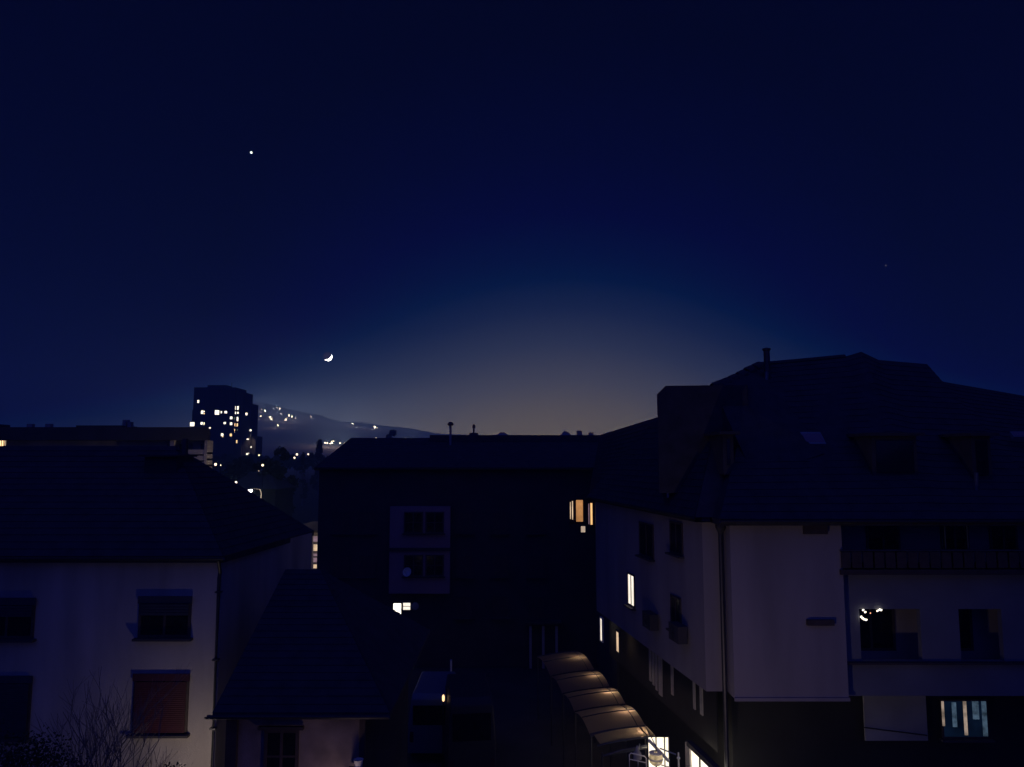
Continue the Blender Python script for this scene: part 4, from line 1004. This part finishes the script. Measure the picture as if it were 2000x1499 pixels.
for k in range(3):
    q = Vector((pa.x, pa.y, 0))-sdir*(.72*(k+1)); b = MB(); b.obox((q.x+snrm.x*.03, q.y+snrm.y*.03, tz-.8), sdir, UP, snrm, .05, 1.6, .05); b.build('mullion', M['metal_dark'], sw)
b = MB(); b.obox((cen.x, cen.y, tz+.08), sdir, UP, snrm, L0+.4, .15, .2); b.build('lintel', M['plaster_dark'], sw)

# ------------------------------------------------------------------ vehicles parked in the courtyard
def van(loc, rz, body, label, cat, Lb=4.9, Wb=1.9, Hb=2.3, light_on=False):
    t_ = thing('parked_van', loc, label, cat, 'vehicles parked in the courtyard'); t_.rotation_euler = (0, 0, rz)
    def part(mb, name, mat, par=None, smooth=False):
        me = bpy.data.meshes.new(name); me.from_pydata(mb.v, [], mb.f); me.validate(); me.materials.append(mat)
        o = bpy.data.objects.new(name, me); COL.objects.link(o); o.parent = par or t_; return o
    pr = [(-Lb/2, .35), (-Lb/2, Hb*.55), (-Lb/2+.1, Hb*.93), (-Lb/2+.3, Hb), (Lb/2-1.5, Hb), (Lb/2-1.1, Hb*.93), (Lb/2-.45, Hb*.56), (Lb/2-.08, Hb*.46), (Lb/2, .6), (Lb/2-.05, .35)]
    b = MB(); n = len(pr)
    sec = [(-Wb/2+.1, 1), (-Wb/2, .0), (Wb/2, .0), (Wb/2-.1, 1)]
    for sgn in (-1, 1):
        for x, z in pr:
            inset = .13*max(0, (z-Hb*.5)/(Hb*.5)); b.v.append((x, sgn*(Wb/2-inset), z))
    b.f = [tuple(range(n)), tuple(reversed(range(n, 2*n)))] + [(k, n+k, n+(k+1) % n, (k+1) % n) for k in range(n)]
    bd = part(b, 'body', body)
    bv = bd.modifiers.new('bevel', 'BEVEL'); bv.width = .05; bv.segments = 2
    b = MB(); b.v = [(Lb/2-1.07, -Wb/2+.2, Hb*.9), (Lb/2-1.07, Wb/2-.2, Hb*.9), (Lb/2-.46, Wb/2-.12, Hb*.6), (Lb/2-.46, -Wb/2+.12, Hb*.6)]
    b.v = [(x+.03, y, z+.01) for x, y, z in b.v]; b.f = [(0, 1, 2, 3)]; part(b, 'windscreen', M['glass_dark'])
    b = MB(); b.box(-Lb/2-.012, -Lb/2-.001, -Wb/2+.2, Wb/2-.2, Hb*.56, Hb*.85); part(b, 'rear_window', M['glass_dark'])
    for sg in (-1, 1):
        b = MB(); b.box(Lb/2-2.1, Lb/2-1.2, sg*(Wb/2-.06)-.012, sg*(Wb/2-.06)+.012, Hb*.58, Hb*.83); part(b, 'side_window', M['glass_dark'])
        b = MB(); b.box(-Lb/2-.02, -Lb/2+.02, sg*(Wb/2-.16)-.07, sg*(Wb/2-.16)+.07, .8, 1.2); part(b, 'tail_light', M['tail'] if (light_on and sg == -1) else M['shutter_red'])
        b = MB(); b.box(Lb/2-.06, Lb/2+.01, sg*(Wb/2-.25)-.16, sg*(Wb/2-.25)+.16, .72, .9); part(b, 'headlight', M['metal'])
        for wx_ in (-Lb/2+.95, Lb/2-.9):
            b = MB(); b.lathe((wx_, sg*(Wb/2-.1), .33), [(.001, -.11), (.25, -.11), (.33, -.08), (.33, .08), (.25, .11), (.001, .11)], 20, (0, 1, 0)); w_ = part(b, 'wheel', M['rubber'])
            b = MB(); b.lathe((wx_, sg*(Wb/2-.1), .33), [(.001, sg*.125), (.18, sg*.12), (.2, sg*.1)], 16, (0, 1, 0)); part(b, 'rim', M['metal'], w_)
    return t_
c = at(842, 1425, 31.5)
van((c.x, 33.4, .02), R(90), M['car_pale'], 'pale blue delivery van parked in the dark courtyard', 'van', Wb=1.75, Hb=2.6)
c = at(905, 1400, 29.5)
van((c.x+.1, 30.6, .02), R(97), M['car_dark'], 'tall black box van parked close in front of the pale blue van', 'van', Wb=1.8, Hb=3.3)
c = at(866, 1364, 30.2)
t_ = thing('lamp_post', (c.x, c.y, 0), 'slim dark post with a small amber lamp beside the pale blue van', 'lamp'); b = MB(); b.tube([(c.x, c.y, 0), (c.x, c.y, c.z-.1)], .025, 8); b.build('shaft', M['metal_dark'], t_)
b = MB(); b.lathe(c, [(.02, -.13), (.045, -.08), (.05, .06), (.02, .13)], 10); b.build('lantern', M['lit_warm'], t_)
# white signboard-like pale tick: thin lamp post between vans
c = at(881, 1292, 33.0)
t_ = thing('post', (c.x, 36.4, 0), 'thin pale post standing behind the parked vans', 'post'); b = MB(); c = at(881, 1291, 36.4); b.tube([(c.x, 36.4, 0), (c.x, 36.4, c.z)], .05, 8); b.build('shaft', M['white_paint'], t_)
b = MB(); b.lathe((c.x, 36.4, c.z), [(.05, 0), (.07, .02), (.001, .08)], 8); b.build('post_cap', M['metal'], t_)

# ------------------------------------------------------------------ bare tree and shrubs in front of the cream house
rnd = random.Random(11)
def bare_tree(x, y, H, label, seed, lean=(0, 0), spread=1.0, n0=5):
    rnd = random.Random(seed)
    t_ = thing('bare_tree', (x, y, 0), label, 'tree', None)
    tr_ = MB(); br = MB()
    def grow(p, d, ln, r, depth, mb):
        q = p
        pts = [p]
        for s in range(3):
            d = (d+Vector((rnd.gauss(0, .10), rnd.gauss(0, .10), .05))).normalized(); q = q+d*ln/3; pts.append(q)
        mb.tube(pts, r, 5 if depth > 1 else 4, r*.6)
        if depth > 0:
            for k in range(rnd.choice((2, 3, 3))):
                a = Vector((rnd.gauss(0, 1), rnd.gauss(0, .7), rnd.uniform(-.1, .9))).normalized()
                nd_ = (d*1.25+a*.75*spread).normalized(); grow(pts[rnd.choice((2, 3, 3))], nd_, ln*rnd.uniform(.62, .85), r*.6, depth-1, br)
    base = Vector((x, y, 0)); top = base+Vector((lean[0], lean[1], H*.42))
    tr_.tube([base, base.lerp(top, .5)+Vector((.05, 0, 0)), top], .11, 8, .07); tr_.build('trunk', M['bark'], t_)
    for k in range(n0):
        a = 2*math.pi*k/n0+rnd.uniform(-.3, .3); grow(top-UP*rnd.uniform(0, .5), Vector((math.cos(a)*.6*spread, math.sin(a)*.4, 1)).normalized(), H*.2, .035, 4, br)
    br.build('branches', M['bark'], t_)
    return t_
p = at(190, 1320, 17.5)
bare_tree(at(175, 1450, 17.5).x, 17.5, p.z, 'bare branching tree in front of the cream wall', 5, (.2, 0), 1.0, 7)
bare_tree(at(262, 1450, 18.6).x, 18.6, at(0, 1440, 18.6).z*1.02, 'small bare shrub with slanting twigs under the red shutter', 9, (-.3, 0), 1.1, 7)
for px, py, Y, w, lb, n in ((40, 1446, 15.5, 4.6, 'dense dark evergreen shrub at the bottom left below the cream house', 5200), (-60, 1425, 16.4, 4.2, 'dark evergreen shrub partly outside the frame beside the cream house', 3600), (150, 1484, 15.2, 2.6, 'rounded dark shrub at the foot of the bare tree', 3600), (330, 1497, 16.6, 2.2, 'low dark shrub under the lit cream wall', 3200)):
    leafy('evergreen_shrub', px, py, Y, w, lb, 'shrub', 'evergreen shrubs in front of the cream house', n=n*3, leaf=.03, base_h=.3)

# ------------------------------------------------------------------ unseen lamp, set and aimed up to light the pale front
fc = Vector((2.4, 14.5, 2.6))
fo_ = thing('flood_lamp', (fc.x, fc.y, 0), 'unseen lamp on a short post in the yard aimed up at the pale corner facade', 'lamp')
b = MB(); b.tube([(fc.x, fc.y-.2, 0), (fc.x, fc.y-.2, fc.z)], .05, 8); b.build('pole', M['metal_dark'], fo_)
b = MB(); b.obox(fc-Vector((0, .12, .05)), (1, 0, 0), (0, .8, .6), (0, -.6, .8), .5, .3, .3); b.build('housing', M['metal_dark'], fo_)
light('bulb_or_fill', fc+Vector((0, .25, .2)), 260, (1, .74, .62), .15, fo_, 66, (8.6, 24, 8.0))

# ------------------------------------------------------------------ haze
hz = MB(); hz.box(-5400, 5400, -300, HFAR, -2, HTOP)
hm = bpy.data.materials.new('haze_air'); hm.use_nodes = True; t = hm.node_tree; t.nodes.clear()
ho = t.nodes.new('ShaderNodeOutputMaterial'); hv = t.nodes.new('ShaderNodeVolumePrincipled')
hv.inputs['Color'].default_value = (.36, .66, 1, 1); hv.inputs['Density'].default_value = DENS; hv.inputs['Anisotropy'].default_value = .25
t.links.new(hv.outputs[0], ho.inputs['Volume'])
hm.cycles.homogeneous_volume = True
tag(hz.build('haze', hm), kind='stuff')
